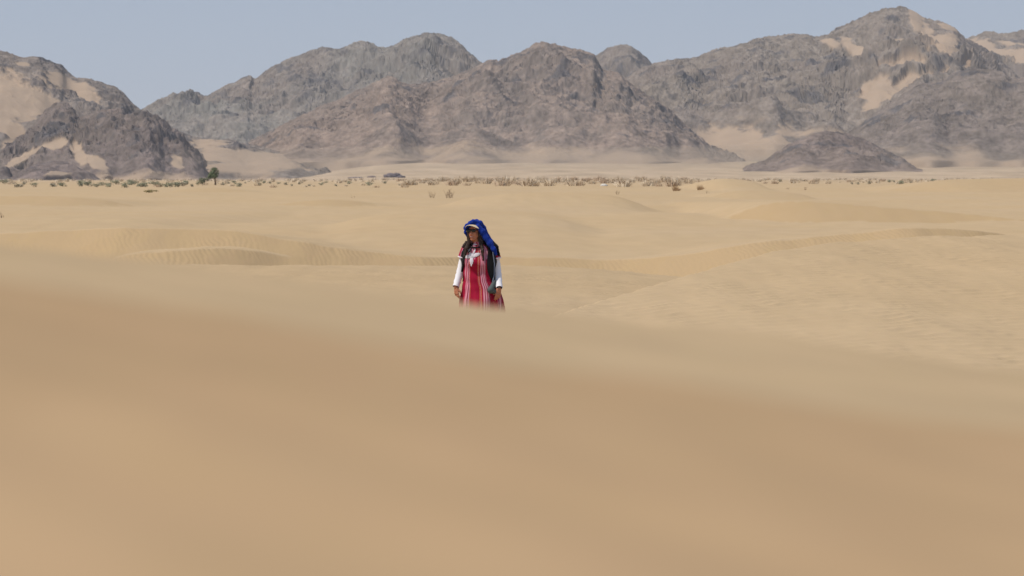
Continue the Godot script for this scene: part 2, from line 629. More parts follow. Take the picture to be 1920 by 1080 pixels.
# skyline: bearing, elevation pairs at the crest distance; foot: the same at the foot distance; sheets: drifts of sand lying on the rock (bearing, elevation, half width, half height, lean)
func mountain(called: String, label: String, skyline: Array, dist: float, foot: Array, foot_dist: float, sheets: Array, o: Dictionary) -> void:
	var sky := pv(skyline)
	var bot := pv(foot)
	var sd: int = o.seed
	var warp := noise(sd, 1.0, 3)
	var broad := noise(sd + 5, 1.0, 1)
	var spur := noise(sd + 1, 1.0, 4, true)
	spur.fractal_gain = 0.42
	var rill := noise(sd + 2, 1.0, 3, true)
	var crag := noise(sd + 3, 1.0, 4)
	var ledge := noise(sd + 6, 1.0, 4, true)
	var patch := noise(sd + 4, 1.0, 4)
	var left := sky[0].x
	var right := sky[sky.size() - 1].x
	var step: float = o.get("step", 1.9)
	var cols := int((right - left) / step) + 1
	var front := int(o.get("rows", 120) * 1.35)
	var back := 14
	var total := front + back
	var rough: float = o.get("rough", 1.0)
	var v := PackedVector3Array()
	var cover := PackedFloat32Array()
	var outcrop := PackedFloat32Array()
	v.resize(cols * total)
	cover.resize(cols * total)
	outcrop.resize(cols * total)
	for i in cols:
		var px := left + i * step
		var dc := dist * (1.0 + 0.02 * broad.get_noise_2d(px * 0.006, 5.0))
		var df := foot_dist * (1.0 + 0.03 * broad.get_noise_2d(px * 0.008, 9.0))
		var fy := EYE + (LEVEL - along_smooth(bot, px)) / FOCAL * df
		var edge := smoothstep(0.0, 30.0, px - left) * smoothstep(0.0, 30.0, right - px)
		for j in total:
			var t: float = 1.12 - 1.12 * float(j) / (front - 1) if j < front else -0.06 * (j - front + 1)
			var d := lerpf(dc, df, t)
			var tt := clampf(t, 0.0, 1.0)
			var x := (px - 960.0) / FOCAL * d
			var shift := 46.0 * warp.get_noise_2d(px * 0.011 + 20.0, t * 1.6) * tt + float(o.get("lean", 0.0)) * tt
			var top := EYE + (LEVEL - along_smooth(sky, px + shift)) / FOCAL * dc
			var tall := maxf(top - fy, 0.0)
			var y: float
			if t >= 0.0:
				y = fy + tall * (pow(1.0 - tt, float(o.get("bend", 1.15))) if t <= 1.0 else 0.0)
			else:
				y = fy + tall * (1.0 + t * 0.9)
			if t > 1.0:
				y -= (t - 1.0) * 260.0
			var e := LEVEL - (y - EYE) / d * FOCAL
			var m := -2.0
			var blot := patch.get_noise_2d(x * 0.012, d * 0.010 + y * 0.02)
			for s in sheets:
				var q: float = e - s[1] - s[4] * (px - s[0])
				m = maxf(m, 1.35 - (absf(px - s[0]) / s[2]) ** 2.0 - (absf(q) / s[3]) ** 2.0)
			var torn := 0.95 * blot + 0.75 * patch.get_noise_3d(x * 0.045, y * 0.06, d * 0.03)
			var sheet := smoothstep(-0.1, 0.9, m + torn)
			m = smoothstep(0.28, 0.70, m + torn)
			var env := minf(1.0, 3.2 * tt) * smoothstep(1.06, 0.72, t) * edge
			var bx := x + 90.0 * warp.get_noise_2d(x * 0.0035, d * 0.0035 + 7.0)
			var bd := d + 120.0 * warp.get_noise_2d(x * 0.003 + 40.0, d * 0.003)
			var sp := spur.get_noise_2d(bx * 0.0019 + bd * 0.0007, bd * 0.0017)
			var rl := rill.get_noise_2d(bx * 0.0085 - bd * 0.003, bd * 0.0062)
			var cr := crag.get_noise_3d(x * 0.019, y * 0.03, d * 0.017)
			var hard := (1.0 - 0.9 * sheet) * (1.0 - 0.6 * smoothstep(0.5, 0.9, t + 0.25 * sp))
			var blocks := maxf(0.0, crag.get_noise_2d(x * 0.045, d * 0.04) + 0.12)
			y += rough * env * (0.22 * tall * sp * (1.0 - 0.4 * sheet) + 0.036 * minf(tall, 130.0) * rl * hard)
			y += 3.5 * sheet * smoothstep(0.0, 0.1, tt) * edge
			y += rough * hard * (cr * (3.0 * env + 1.6) + ledge.get_noise_3d(x * 0.017 + y * 0.008, y * 0.022, d * 0.016) * (5.5 * env + 2.2) + 4.0 * blocks * (0.7 * env + 0.3) + 2.4 * crag.get_noise_3d(x * 0.11, y * 0.13, d * 0.09)) * smoothstep(1.05, 0.9, t)
			v[j * cols + i] = Vector3(x, y, -d)
			cover[j * cols + i] = maxf(m, smoothstep(0.88, 1.02, t + 0.20 * blot) * 0.9)
			outcrop[j * cols + i] = cr + 0.5 * blot - 0.35 * smoothstep(0.5, 0.9, t + 0.25 * sp)
	var n := PackedVector3Array()
	var c := PackedColorArray()
	n.resize(cols * total)
	c.resize(cols * total)
	var ca: Color = o.rock
	var cb: Color = o.get("rock2", ca)
	var dust: Color = o.get("dust", Color(0.235, 0.195, 0.165))
	var dark := Color(0.085, 0.080, 0.083)
	var sand: Color = o.get("sand", Color(0.350, 0.262, 0.192))
	for j in total:
		for i in cols:
			var k := j * cols + i
			var a := v[j * cols + mini(i + 1, cols - 1)] - v[j * cols + maxi(i - 1, 0)]
			var b := v[mini(j + 1, total - 1) * cols + i] - v[maxi(j - 1, 0) * cols + i]
			var g := a.cross(b).normalized()
			n[k] = g if g.y > 0.0 else -g
			var p := v[k]
			var tone := patch.get_noise_2d(p.x * 0.0035 + 60.0, p.z * 0.003 + p.y * 0.006)
			var spot := patch.get_noise_3d(p.x * 0.035, p.y * 0.05, p.z * 0.02)
			var q := ca.lerp(cb, clampf(0.5 + 1.1 * tone, 0.0, 1.0))
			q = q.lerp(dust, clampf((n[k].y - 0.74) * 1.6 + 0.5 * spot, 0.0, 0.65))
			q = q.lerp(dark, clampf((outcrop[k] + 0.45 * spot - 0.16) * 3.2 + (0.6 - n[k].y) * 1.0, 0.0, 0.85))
			var grit := patch.get_noise_3d(p.x * 0.15, p.y * 0.19, p.z * 0.10)
			q = q * (0.98 + 0.36 * spot + 0.50 * grit)
			q = q.lerp(sand * (1.0 + 0.08 * spot), cover[k])
			q.a = 1.0
			c[k] = q
	var idx := PackedInt32Array()
	for j in total - 1:
		for i in cols - 1:
			var a := j * cols + i
			var b := a + cols
			if (i * 7 + j * 13 + (i * j) % 5) % 3 == 0:
				idx.append_array(PackedInt32Array([a, b + 1, a + 1, a, b, b + 1]))
			else:
				idx.append_array(PackedInt32Array([a, b, a + 1, a + 1, b, b + 1]))
	var arr := []
	arr.resize(Mesh.ARRAY_MAX)
	arr[Mesh.ARRAY_VERTEX] = v
	arr[Mesh.ARRAY_COLOR] = c
	arr[Mesh.ARRAY_INDEX] = idx
	var m := ArrayMesh.new()
	m.add_surface_from_arrays(Mesh.PRIMITIVE_TRIANGLES, arr)
	tag(put(called, m, rock_look()), label, "", "", "structure")


var rock_material: StandardMaterial3D

func rock_look() -> StandardMaterial3D:
	if rock_material == null:
		rock_material = tinted(1.0, 0.05)
	return rock_material


func build_mountains() -> void:
	var purple := Color(0.175, 0.143, 0.126)
	var brown := Color(0.206, 0.160, 0.133)
	var olive := Color(0.192, 0.160, 0.132)
	mountain("mountain", "distant grey peak in the gap right of the central brown mountain",
		[1040, 150, 1080, 118, 1120, 104, 1138, 93, 1150, 88, 1175, 86, 1195, 97, 1225, 122, 1260, 145, 1300, 180, 1340, 230], 4300, [1040, 300, 1340, 300], 3700, [],
		{"seed": 501, "rock": purple, "rock2": olive, "rows": 90, "step": 2.0})
	mountain("mountain", "far right mountain with a dark flat top above a smooth sand slope",
		[1700, 160, 1760, 112, 1790, 84, 1805, 75, 1815, 72, 1850, 61, 1880, 65, 1920, 58, 2000, 60, 2100, 80, 2300, 140], 4300, [1700, 300, 2300, 300], 3500,
		[[1860, 110, 75, 26, 0.35], [1930, 135, 80, 22, 0.2], [1905, 85, 40, 5, 0.1], [1790, 100, 40, 14, 0.4]],
		{"seed": 511, "rock": olive, "rock2": purple, "rows": 110, "step": 2.0})
	mountain("mountain", "long grey ridge rising to a domed summit behind the central mountain",
		[200, 290, 240, 235, 270, 206, 300, 190, 330, 180, 355, 177, 372, 176, 385, 183, 420, 164, 445, 155, 470, 144, 478, 150, 500, 136, 520, 124, 560, 107, 590, 95, 610, 90, 640, 93, 660, 84, 680, 78, 700, 84, 715, 90, 735, 88, 760, 76, 780, 69, 800, 66, 825, 66, 840, 70, 860, 80, 880, 100, 900, 117, 950, 150, 1000, 195, 1060, 250, 1110, 300], 3700, [200, 300, 1110, 300], 2750, [],
		{"seed": 521, "rock": Color(0.182, 0.150, 0.130), "rock2": Color(0.182, 0.172, 0.156), "rows": 150, "rough": 1.1})
	mountain("mountain", "broad right hand mountain with tan sand streaks below its high rounded summit",
		[1040, 290, 1090, 235, 1140, 175, 1190, 137, 1225, 122, 1250, 117, 1280, 113, 1300, 111, 1330, 99, 1370, 88, 1400, 80, 1440, 71, 1480, 66, 1510, 68, 1530, 72, 1548, 66, 1560, 58, 1600, 41, 1620, 32, 1640, 25, 1655, 19, 1670, 17, 1700, 19, 1715, 25, 1730, 35, 1755, 41, 1770, 45, 1790, 56, 1803, 70, 1830, 85, 1880, 120, 1950, 190, 2050, 280], 3450, [1040, 292, 1300, 285, 1480, 280, 1700, 300, 2050, 300], 2600,
		[[1640, 190, 32, 30, 0.0], [1680, 196, 55, 11, -0.35], [1735, 95, 17, 44, 0.5], [1765, 120, 55, 13, 0.05], [1715, 40, 15, 26, 0.6], [1605, 88, 34, 11, 0.25], [1650, 112, 50, 13, 0.1], [1590, 120, 34, 9, 0.2], [1560, 84, 24, 6, 0.2], [1680, 78, 26, 10, 0.0], [1775, 55, 22, 9, 0.4], [1690, 158, 45, 7, 0.1], [1800, 150, 36, 8, -0.5], [1400, 276, 95, 17, 0.02], [1330, 300, 70, 20, 0.0], [1460, 272, 30, 16, -0.3], [1770, 85, 26, 18, 0.2]],
		{"seed": 531, "rock": Color(0.193, 0.158, 0.136), "rock2": olive, "rows": 160, "rough": 1.05})
	mountain("mountain", "central brown mountain with a rounded peak and broad scree slopes",
		[380, 345, 460, 275, 520, 242, 560, 222, 600, 203, 640, 185, 680, 169, 715, 150, 735, 146, 755, 157, 790, 160, 840, 149, 870, 138, 900, 124, 920, 115, 932, 116, 945, 112, 970, 100, 985, 95, 1000, 86, 1020, 81, 1040, 83, 1050, 86, 1085, 97, 1110, 103, 1118, 112, 1130, 132, 1160, 142, 1172, 152, 1200, 173, 1250, 207, 1290, 242, 1320, 272, 1370, 297, 1420, 320], 2750, [380, 345, 520, 310, 700, 303, 900, 302, 1100, 305, 1300, 306, 1420, 322], 2150,
		[],
		{"seed": 541, "rock": brown, "rock2": Color(0.178, 0.148, 0.130), "dust": Color(0.265, 0.195, 0.154), "rows": 160, "rough": 1.0})
	mountain("mountain", "dark grey spur in front of the right hand mountain",
		[1480, 330, 1540, 290, 1580, 256, 1605, 240, 1640, 212, 1665, 196, 1700, 172, 1720, 160, 1750, 155, 1770, 150, 1785, 140, 1800, 134, 1830, 131, 1860, 133, 1880, 138, 1900, 148, 1920, 146, 2000, 140, 2100, 150, 2300, 200], 2400, [1480, 322, 1600, 308, 1700, 303, 1900, 303, 2300, 305], 1950, [],
		{"seed": 551, "rock": Color(0.161, 0.135, 0.119), "rock2": Color(0.174, 0.145, 0.124), "dust": Color(0.201, 0.161, 0.141), "rows": 130, "rough": 0.75})
	mountain("mountain", "left mountain with pale sand flanks and a dark rocky top",
		[-260, 110, -150, 70, -60, 84, 0, 97, 20, 103, 45, 108, 75, 110, 90, 117, 105, 121, 120, 128, 132, 140, 150, 147, 170, 149, 185, 155, 205, 163, 222, 168, 240, 183, 252, 197, 262, 204, 280, 216, 300, 228, 330, 246, 370, 262, 400, 263, 440, 266, 470, 274, 500, 280, 530, 288, 550, 297, 570, 308, 590, 319, 605, 327, 640, 340], 2350, [-260, 338, 0, 338, 640, 340], 1800,
		[[40, 205, 80, 45, 0.1], [-40, 240, 120, 50, 0.0], [120, 175, 60, 22, 0.25], [10, 255, 45, 30, 0.0], [160, 195, 30, 14, 0.3], [400, 290, 45, 28, 0.25], [460, 312, 80, 20, 0.1], [520, 310, 45, 16, 0.2], [330, 300, 40, 30, 0.2], [420, 325, 150, 10, 0.0], [250, 320, 60, 20, 0.0], [60, 300, 60, 30, 0.0], [45, 140, 14, 12, 0.0]],
		{"seed": 561, "rock": Color(0.177, 0.149, 0.130), "rock2": Color(0.161, 0.134, 0.120), "rows": 150, "rough": 0.8})
	mountain("hill", "dark craggy hill before the left mountain, sand in its gullies",
		[-200, 300, -80, 296, -20, 294, 0, 288, 15, 276, 30, 268, 50, 252, 65, 242, 75, 226, 86, 209, 96, 200, 110, 196, 122, 195, 132, 199, 142, 211, 150, 222, 165, 221, 182, 214, 200, 209, 215, 206, 228, 209, 240, 217, 255, 216, 270, 212, 285, 216, 300, 223, 315, 234, 330, 247, 345, 262, 360, 280, 375, 293, 381, 297, 386, 312, 395, 335], 1950, [-200, 335, 0, 336, 120, 334, 300, 337, 395, 340], 1620,
		[[70, 296, 46, 5, -0.45], [20, 318, 42, 7, -0.5], [150, 302, 15, 17, 0.7], [185, 319, 26, 11, 0.5], [110, 285, 17, 6, -0.3], [334, 318, 13, 11, 0.5]],
		{"seed": 571, "rock": Color(0.141, 0.116, 0.107), "rock2": Color(0.156, 0.128, 0.113), "dust": Color(0.191, 0.147, 0.131), "rows": 120, "rough": 1.35, "step": 1.7})
	mountain("hill", "low dark hill at the foot of the left mountain",
		[-10, 350, 15, 338, 30, 327, 50, 315, 65, 308, 82, 303, 100, 301, 115, 303, 130, 308, 145, 317, 160, 326, 175, 334, 190, 342, 205, 350], 1640, [-10, 348, 205, 348], 1500, [[105, 335, 28, 5, 0.0]],
		{"seed": 581, "rock": Color(0.144, 0.118, 0.108), "dust": Color(0.191, 0.147, 0.131), "rows": 70, "rough": 0.5, "step": 1.7, "bend": 1.0})
	mountain("hill", "small dark knoll at the left edge of the picture",
		[-70, 350, -40, 330, -15, 318, 5, 313, 17, 316, 24, 327, 34, 350], 1660, [-70, 346, 34, 346], 1540, [],
		{"seed": 591, "rock": Color(0.141, 0.116, 0.106), "rows": 60, "rough": 0.6, "step": 1.7})
	mountain("hill", "low smooth dark brown hill in front of the right hand mountain",
		[1370, 335, 1400, 321, 1425, 308, 1450, 291, 1470, 278, 1490, 267, 1515, 257, 1540, 250, 1560, 248, 1580, 251, 1600, 258, 1620, 265, 1640, 275, 1660, 285, 1680, 296, 1700, 306, 1730, 325], 1950, [1370, 328, 1550, 320, 1730, 322], 1720, [],
		{"seed": 601, "rock": Color(0.163, 0.131, 0.116), "rock2": Color(0.177, 0.140, 0.121), "dust": Color(0.207, 0.159, 0.137), "rows": 100, "rough": 0.6, "bend": 1.0})


# ---------------------------------------------------------------- the person

var robe_rows: Array = []  # height, centre x, half width, depth in front, depth behind

func robe_at(h: float) -> Array:
	var n := robe_rows.size()
	if h >= robe_rows[0][0]:
		return robe_rows[0]
	for i in range(1, n):
		if h >= robe_rows[i][0]:
			var t: float = smoothstep(0.0, 1.0, (robe_rows[i - 1][0] - h) / (robe_rows[i - 1][0] - robe_rows[i][0]))
			var out := []
			for k in 5:
				out.append(lerpf(robe_rows[i - 1][k], robe_rows[i][k], t))
			return out
	return robe_rows[n - 1]


# a point of the robe's cloth; angle 0 faces front, growing to the left arm
func robe_point(angle: float, h: float, out := 0.0) -> Vector3:
	var r := robe_at(h)
	var c := cos(angle)
	var s := sin(angle)
	var deep: float = r[3] if c > 0.0 else r[4]
	var fold := smoothstep(1.05, 0.45, h)
	var pleat := (0.016 * sin(angle * 7.0 + 1.3 * sin(h * 5.0) + 0.6) + 0.010 * sin(angle * 13.0 + 2.0 + h * 4.0)) * fold
	pleat += 0.006 * sin(h * 31.0 + angle * 3.0) * smoothstep(0.7, 0.9, h) * smoothstep(1.25, 1.05, h)
	var k := 1.0 + (out + pleat) / 0.2
	# the bust
	var bust := 0.0
	for side in [-1.0, 1.0]:
		var q := Vector2(float(r[2]) * s - side * 0.085, (h - 1.11) * 1.05)
		bust += 0.045 * exp(-q.length_squared() / 0.0052)
	# the knee of the forward leg
	var knee := 0.05 * exp(-Vector2(float(r[2]) * s + 0.09, (h - 0.5) * 0.6).length_squared() / 0.011)
	var sq := pow(absf(s), 0.9) * signf(s)
	return Vector3(r[1] + float(r[2]) * sq * k, h, deep * c * k + (bust + knee if c > 0.0 else 0.0))


func robe_front(x: float, h: float, out: float) -> Vector3:
	var r := robe_at(h)
	var s := clampf((x - float(r[1])) / float(r[2]), -0.995, 0.995)
	var angle := asin(pow(absf(s), 1.0 / 0.9) * signf(s))
	var p := robe_point(angle, h)
	var n := Vector3(sin(angle) * 0.8, 0.05, cos(angle)).normalized()
	return Vector3(x, h, p.z) + n * out


func robe_sheet(sh: Shape, lo: float, hi: float, rows: int, cols: int, edge: Callable, out: float, thick: float) -> void:
	# a flap of cloth over the robe between two angles that change with height, with a turned edge
	var grid: Array = []
	for layer in 2:
		var g: Array = []
		for j in rows + 1:
			var h := lerpf(lo, hi, float(j) / rows)
			var e: Vector2 = edge.call(h)
			var row := PackedInt32Array()
			for i in cols + 1:
				var a := lerpf(e.x, e.y, float(i) / cols)
				var u := float(i) / cols
				var lift := out + 0.006 * sin(u * 9.0 + h * 17.0) + (0.0 if layer == 0 else -thick)
				var p := robe_point(a, h, lift)
				var n := Vector3(sin(a), 0.08 + 0.35 * cos(u * 9.0 + h * 17.0) * 0.4, cos(a)).normalized()
				row.append(sh.point(p, n if layer == 0 else -n))
			g.append(row)
		grid.append(g)
	for layer in 2:
		for j in rows:
			for i in cols:
				sh.quad(grid[layer][j][i], grid[layer][j][i + 1], grid[layer][j + 1][i + 1], grid[layer][j + 1][i])
	for j in rows:
		for i in [0, cols]:
			sh.quad(grid[0][j][i], grid[0][j + 1][i], grid[1][j + 1][i], grid[1][j][i])
	for i in cols:
		for j in [0, rows]:
			sh.quad(grid[0][j][i], grid[0][j][i + 1], grid[1][j][i + 1], grid[1][j][i])


func stripe_cloth() -> ImageTexture:
	# woven stripes that run down the robe: u goes round the body from the middle of the back
	var im := Image.create(1024, 64, false, Image.FORMAT_RGB8)
	var red := Color(0.62, 0.09, 0.215)
	im.fill(red)
	var pink := Color(0.72, 0.38, 0.46)
	var pale := Color(0.82, 0.61, 0.66)
	var deep := Color(0.33, 0.05, 0.10)
	var gold := Color(0.86, 0.62, 0.32)
	# share of the half width, where 0 is the middle of the front
	var bands := [[-0.90, -0.60, pink], [-0.86, -0.83, pale], [-0.79, -0.765, red], [-0.74, -0.70, pale], [-0.67, -0.65, deep], [-0.635, -0.615, pale], [-0.585, -0.575, gold],
		[-0.10, -0.085, gold], [-0.055, -0.04, pale], [-0.02, -0.005, gold], [0.07, 0.42, pink], [0.10, 0.14, pale], [0.17, 0.185, deep], [0.20, 0.245, pale], [0.27, 0.285, red], [0.31, 0.35, pale], [0.38, 0.395, deep], [0.40, 0.415, pale],
		[0.74, 0.98, pink], [0.78, 0.81, deep], [0.85, 0.88, pale], [0.91, 0.93, deep]]
	for x in 1024:
		var a := (x / 1024.0 - 0.5) * TAU
		var s := pow(absf(sin(a)), 0.9) * signf(sin(a))
		for b in bands:
			if s >= b[0] and s <= b[1]:
				for y in 64:
					im.set_pixel(x, y, b[2])
	# the yoke above the chest is more closely striped
	for x in 1024:
		var a := (x / 1024.0 - 0.5) * TAU
		var s := pow(absf(sin(a)), 0.9) * signf(sin(a))
		for b in [[-0.60, -0.22, pink], [-0.55, -0.50, pale], [-0.44, -0.38, pale], [-0.33, -0.27, pale], [0.03, 0.52, pink], [0.06, 0.12, pale], [0.18, 0.24, pale], [0.30, 0.36, pale], [0.43, 0.49, pale]]:
			if cos(a) > 0.0 and s >= b[0] and s <= b[1]:
				for y in range(53, 64):
					im.set_pixel(x, y, b[2])
	var rng := RandomNumberGenerator.new()
	rng.seed = 5
	for x in 1024:
		for y in 64:
			var c := im.get_pixel(x, y)
			var k := 0.92 + 0.10 * rng.randf()
			im.set_pixel(x, y, Color(c.r * k, c.g * k, c.b * k))
	return ImageTexture.create_from_image(im)


func hand(bones: Array, wrist: Vector3, down: Vector3, back: Vector3, thumb_side: Vector3, curl: float) -> void:
	# a relaxed hand: a palm, four bent fingers of different lengths, a thumb from the side of the palm
	var palm := wrist + down * 0.055
	bones.append([wrist - down * 0.03, wrist + down * 0.01, 0.024, 0.025])
	for k in 4:
		var across := thumb_side * (0.029 - 0.0195 * k)
		var knuckle: Vector3 = wrist + down * (0.092 - 0.004 * absf(k - 1.0)) + across
		bones.append([wrist + down * 0.015 + across * 0.6, knuckle, 0.015, 0.0115])
		var reach: float = [0.072, 0.080, 0.075, 0.060][k]
		var bend := curl * (0.8 + 0.18 * k)
		var p := knuckle
		var ang := bend * 0.35
		for seg in 3:
			var q: Vector3 = p + (down * cos(ang) - back * sin(ang)).normalized() * reach * [0.45, 0.31, 0.24][seg] - thumb_side * 0.0012 * (k - 1.0) * (1.0 - seg)
			bones.append([p, q, 0.0098 - 0.0009 * seg, 0.0090 - 0.0009 * seg])
			p = q
			ang += bend * (0.55 - 0.08 * seg)
	var base := wrist + down * 0.025 + thumb_side * 0.022 - back * 0.006
	var mid := base + down * 0.034 + thumb_side * 0.022 - back * 0.014
	bones.append([palm, base, 0.016, 0.016])
	bones.append([base, mid, 0.0135, 0.0112])
	bones.append([mid, mid + down * 0.030 + thumb_side * 0.004 - back * 0.008, 0.0108, 0.0088])


func build_person() -> void:
	var d := 32.0
	var px := (903.0 - 960.0) / FOCAL * d
	var me := thing("person", "person in a blue headscarf, striped dark red robe and sunglasses walking through the dunes", "person", Vector3(px, ground(px, d), -d))
	robe_rows = [[1.385, -0.055, 0.075, 0.070, 0.075], [1.345, -0.045, 0.130, 0.082, 0.095], [1.305, -0.035, 0.195, 0.098, 0.115], [1.25, -0.03, 0.222, 0.118, 0.130], [1.12, -0.03, 0.218, 0.128, 0.130], [1.00, -0.035, 0.205, 0.130, 0.128],
		[0.88, -0.025, 0.215, 0.145, 0.150], [0.76, 0.0, 0.252, 0.165, 0.175], [0.60, 0.004, 0.272, 0.190, 0.195], [0.45, 0.004, 0.282, 0.205, 0.21], [0.14, 0.015, 0.33, 0.24, 0.25]]
	var skin_look := matte(Color(0.70, 0.46, 0.35), 0.55, 0.4)
	skin_look.subsurf_scatter_enabled = true
	skin_look.subsurf_scatter_strength = 0.08

	# ---- one body: trunk, neck, limbs on a coarse grid; the head and each hand on fine ones
	var sh := Shape.new()
	var sl := Vector3(-0.205, 1.285, -0.02)
	var el := Vector3(-0.272, 1.02, -0.045)
	var wl := Vector3(-0.338, 0.795, 0.035)
	var sr := Vector3(0.155, 1.275, -0.01)
	var er := Vector3(0.208, 0.995, 0.0)
	var wr := Vector3(0.232, 0.785, 0.150)
	var trunk := [
		[Vector3(-0.085, 1.43, 0.0), Vector3(-0.055, 1.33, -0.012), 0.052, 0.062],
		[Vector3(-0.055, 1.33, -0.012), sl, 0.062, 0.055], [Vector3(-0.055, 1.33, -0.012), sr, 0.062, 0.055],
		[Vector3(-0.05, 1.27, 0.0), Vector3(-0.035, 1.02, 0.0), 0.10, 0.10], [Vector3(-0.10, 1.2, 0.0), Vector3(-0.09, 1.0, 0.0), 0.08, 0.075], [Vector3(0.03, 1.2, 0.0), Vector3(0.03, 1.0, 0.0), 0.08, 0.075],
		[Vector3(-0.035, 1.02, 0.0), Vector3(-0.015, 0.86, -0.01), 0.10, 0.115],
		[Vector3(-0.09, 0.86, 0.0), Vector3(-0.10, 0.46, 0.09), 0.085, 0.058], [Vector3(-0.10, 0.46, 0.09), Vector3(-0.10, 0.10, 0.06), 0.056, 0.038], [Vector3(-0.10, 0.06, 0.05), Vector3(-0.115, 0.045, 0.19), 0.036, 0.030],
		[Vector3(0.075, 0.86, -0.01), Vector3(0.09, 0.47, -0.02), 0.085, 0.058], [Vector3(0.09, 0.47, -0.02), Vector3(0.085, 0.12, -0.16), 0.056, 0.038], [Vector3(0.085, 0.075, -0.17), Vector3(0.085, 0.04, -0.05), 0.036, 0.030],
		[sl, el, 0.052, 0.040], [el, wl, 0.039, 0.025], [sr, er, 0.052, 0.040], [er, wr, 0.039, 0.025],
	]
	skin(sh, trunk, 0.012, 0.03)
	# head, built facing the front round its own centre, then turned to the person's right
	var turn := Basis.from_euler(Vector3(-0.05, -0.42, 0.04))
	var head_at := Transform3D(turn, Vector3(-0.098, 1.515, 0.022))
	var head := [
		[Vector3(0, 0.035, -0.018), Vector3(0.074, 0.088, 0.092)], [Vector3(0, -0.03, 0.02), Vector3(0.062, 0.085, 0.068)],
		[Vector3(0, -0.075, 0.04), Vector3(0, -0.098, 0.062), 0.040, 0.020],
		[Vector3(-0.044, -0.055, 0.02), Vector3(-0.016, -0.098, 0.055), 0.022, 0.018], [Vector3(0.044, -0.055, 0.02), Vector3(0.016, -0.098, 0.055), 0.022, 0.018],
		[Vector3(-0.036, -0.022, 0.060), Vector3(-0.030, -0.030, 0.062), 0.022, 0.020], [Vector3(0.036, -0.022, 0.060), Vector3(0.030, -0.030, 0.062), 0.022, 0.020],
		[Vector3(0, 0.012, 0.080), Vector3(0, -0.030, 0.099), 0.010, 0.012], [Vector3(-0.011, -0.034, 0.090), Vector3(0.011, -0.034, 0.090), 0.010, 0.010],
		[Vector3(-0.030, 0.020, 0.072), Vector3(0.030, 0.020, 0.072), 0.013, 0.013],
		[Vector3(-0.018, -0.057, 0.083), Vector3(0.018, -0.057, 0.083), 0.008, 0.008], [Vector3(-0.016, -0.073, 0.080), Vector3(0.016, -0.073, 0.080), 0.009, 0.009],
		[Vector3(-0.077, 0.012, -0.012), Vector3(-0.074, -0.024, -0.004), 0.012, 0.009], [Vector3(0.077, 0.012, -0.012), Vector3(0.074, -0.024, -0.004), 0.012, 0.009],
		[Vector3(0.0, -0.06, -0.01), Vector3(0.01, -0.13, -0.02), 0.050, 0.052],
	]
	skin(sh, head, 0.0045, 0.014, head_at)
	var fl: Array = []
	hand(fl, wl, Vector3(0.10, -0.985, 0.12).normalized(), Vector3(-0.75, -0.05, 0.66).normalized(), Vector3(0.66, 0.02, 0.75).normalized(), 0.75)
	skin(sh, fl, 0.0038, 0.007)
	var fr: Array = []
	hand(fr, wr, Vector3(-0.17, -0.97, 0.16).normalized(), Vector3(0.42, 0.06, 0.90).normalized(), Vector3(-0.90, 0.05, 0.42).normalized(), 0.55)
	skin(sh, fr, 0.0038, 0.007)
	put("body", sh.mesh(), skin_look, me)

	# ---- face details
	var lip := Shape.new()
	skin(lip, [[Vector3(-0.019, -0.060, 0.088), Vector3(0, -0.056, 0.093), 0.0045, 0.0055], [Vector3(0, -0.056, 0.093), Vector3(0.019, -0.060, 0.088), 0.0055, 0.0045], [Vector3(-0.017, -0.070, 0.086), Vector3(0.017, -0.070, 0.086), 0.0055, 0.0055]], 0.0025, 0.004, head_at)
	put("lips", lip.mesh(), matte(Color(0.60, 0.26, 0.25), 0.5), me)
	var teeth := Shape.new()
	skin(teeth, [[Vector3(-0.012, -0.0645, 0.0905), Vector3(0.012, -0.0645, 0.0905), 0.0038, 0.0038]], 0.002, 0.002, head_at)
	put("teeth", teeth.mesh(), matte(Color(0.92, 0.90, 0.86), 0.4), me)
	var glasses := Shape.new()
	skin(glasses, [[Vector3(-0.032, 0.014, 0.088), Vector3(0.034, 0.023, 0.010)], [Vector3(0.032, 0.014, 0.088), Vector3(0.034, 0.023, 0.010)], [Vector3(-0.012, 0.022, 0.097), Vector3(0.012, 0.022, 0.097), 0.005, 0.005],
		[Vector3(-0.062, 0.022, 0.078), Vector3(-0.080, 0.018, 0.0), 0.006, 0.005], [Vector3(0.062, 0.022, 0.078), Vector3(0.080, 0.018, 0.0), 0.006, 0.005]], 0.0035, 0.008, head_at)
	put("sunglasses", glasses.mesh(), matte(Color(0.045, 0.04, 0.04), 0.12, 0.5), me)

	# ---- hair: dark strands on both sides of the face and down over the shoulders
	var hair := Shape.new()
	var wisp := noise(71, 60.0, 2)
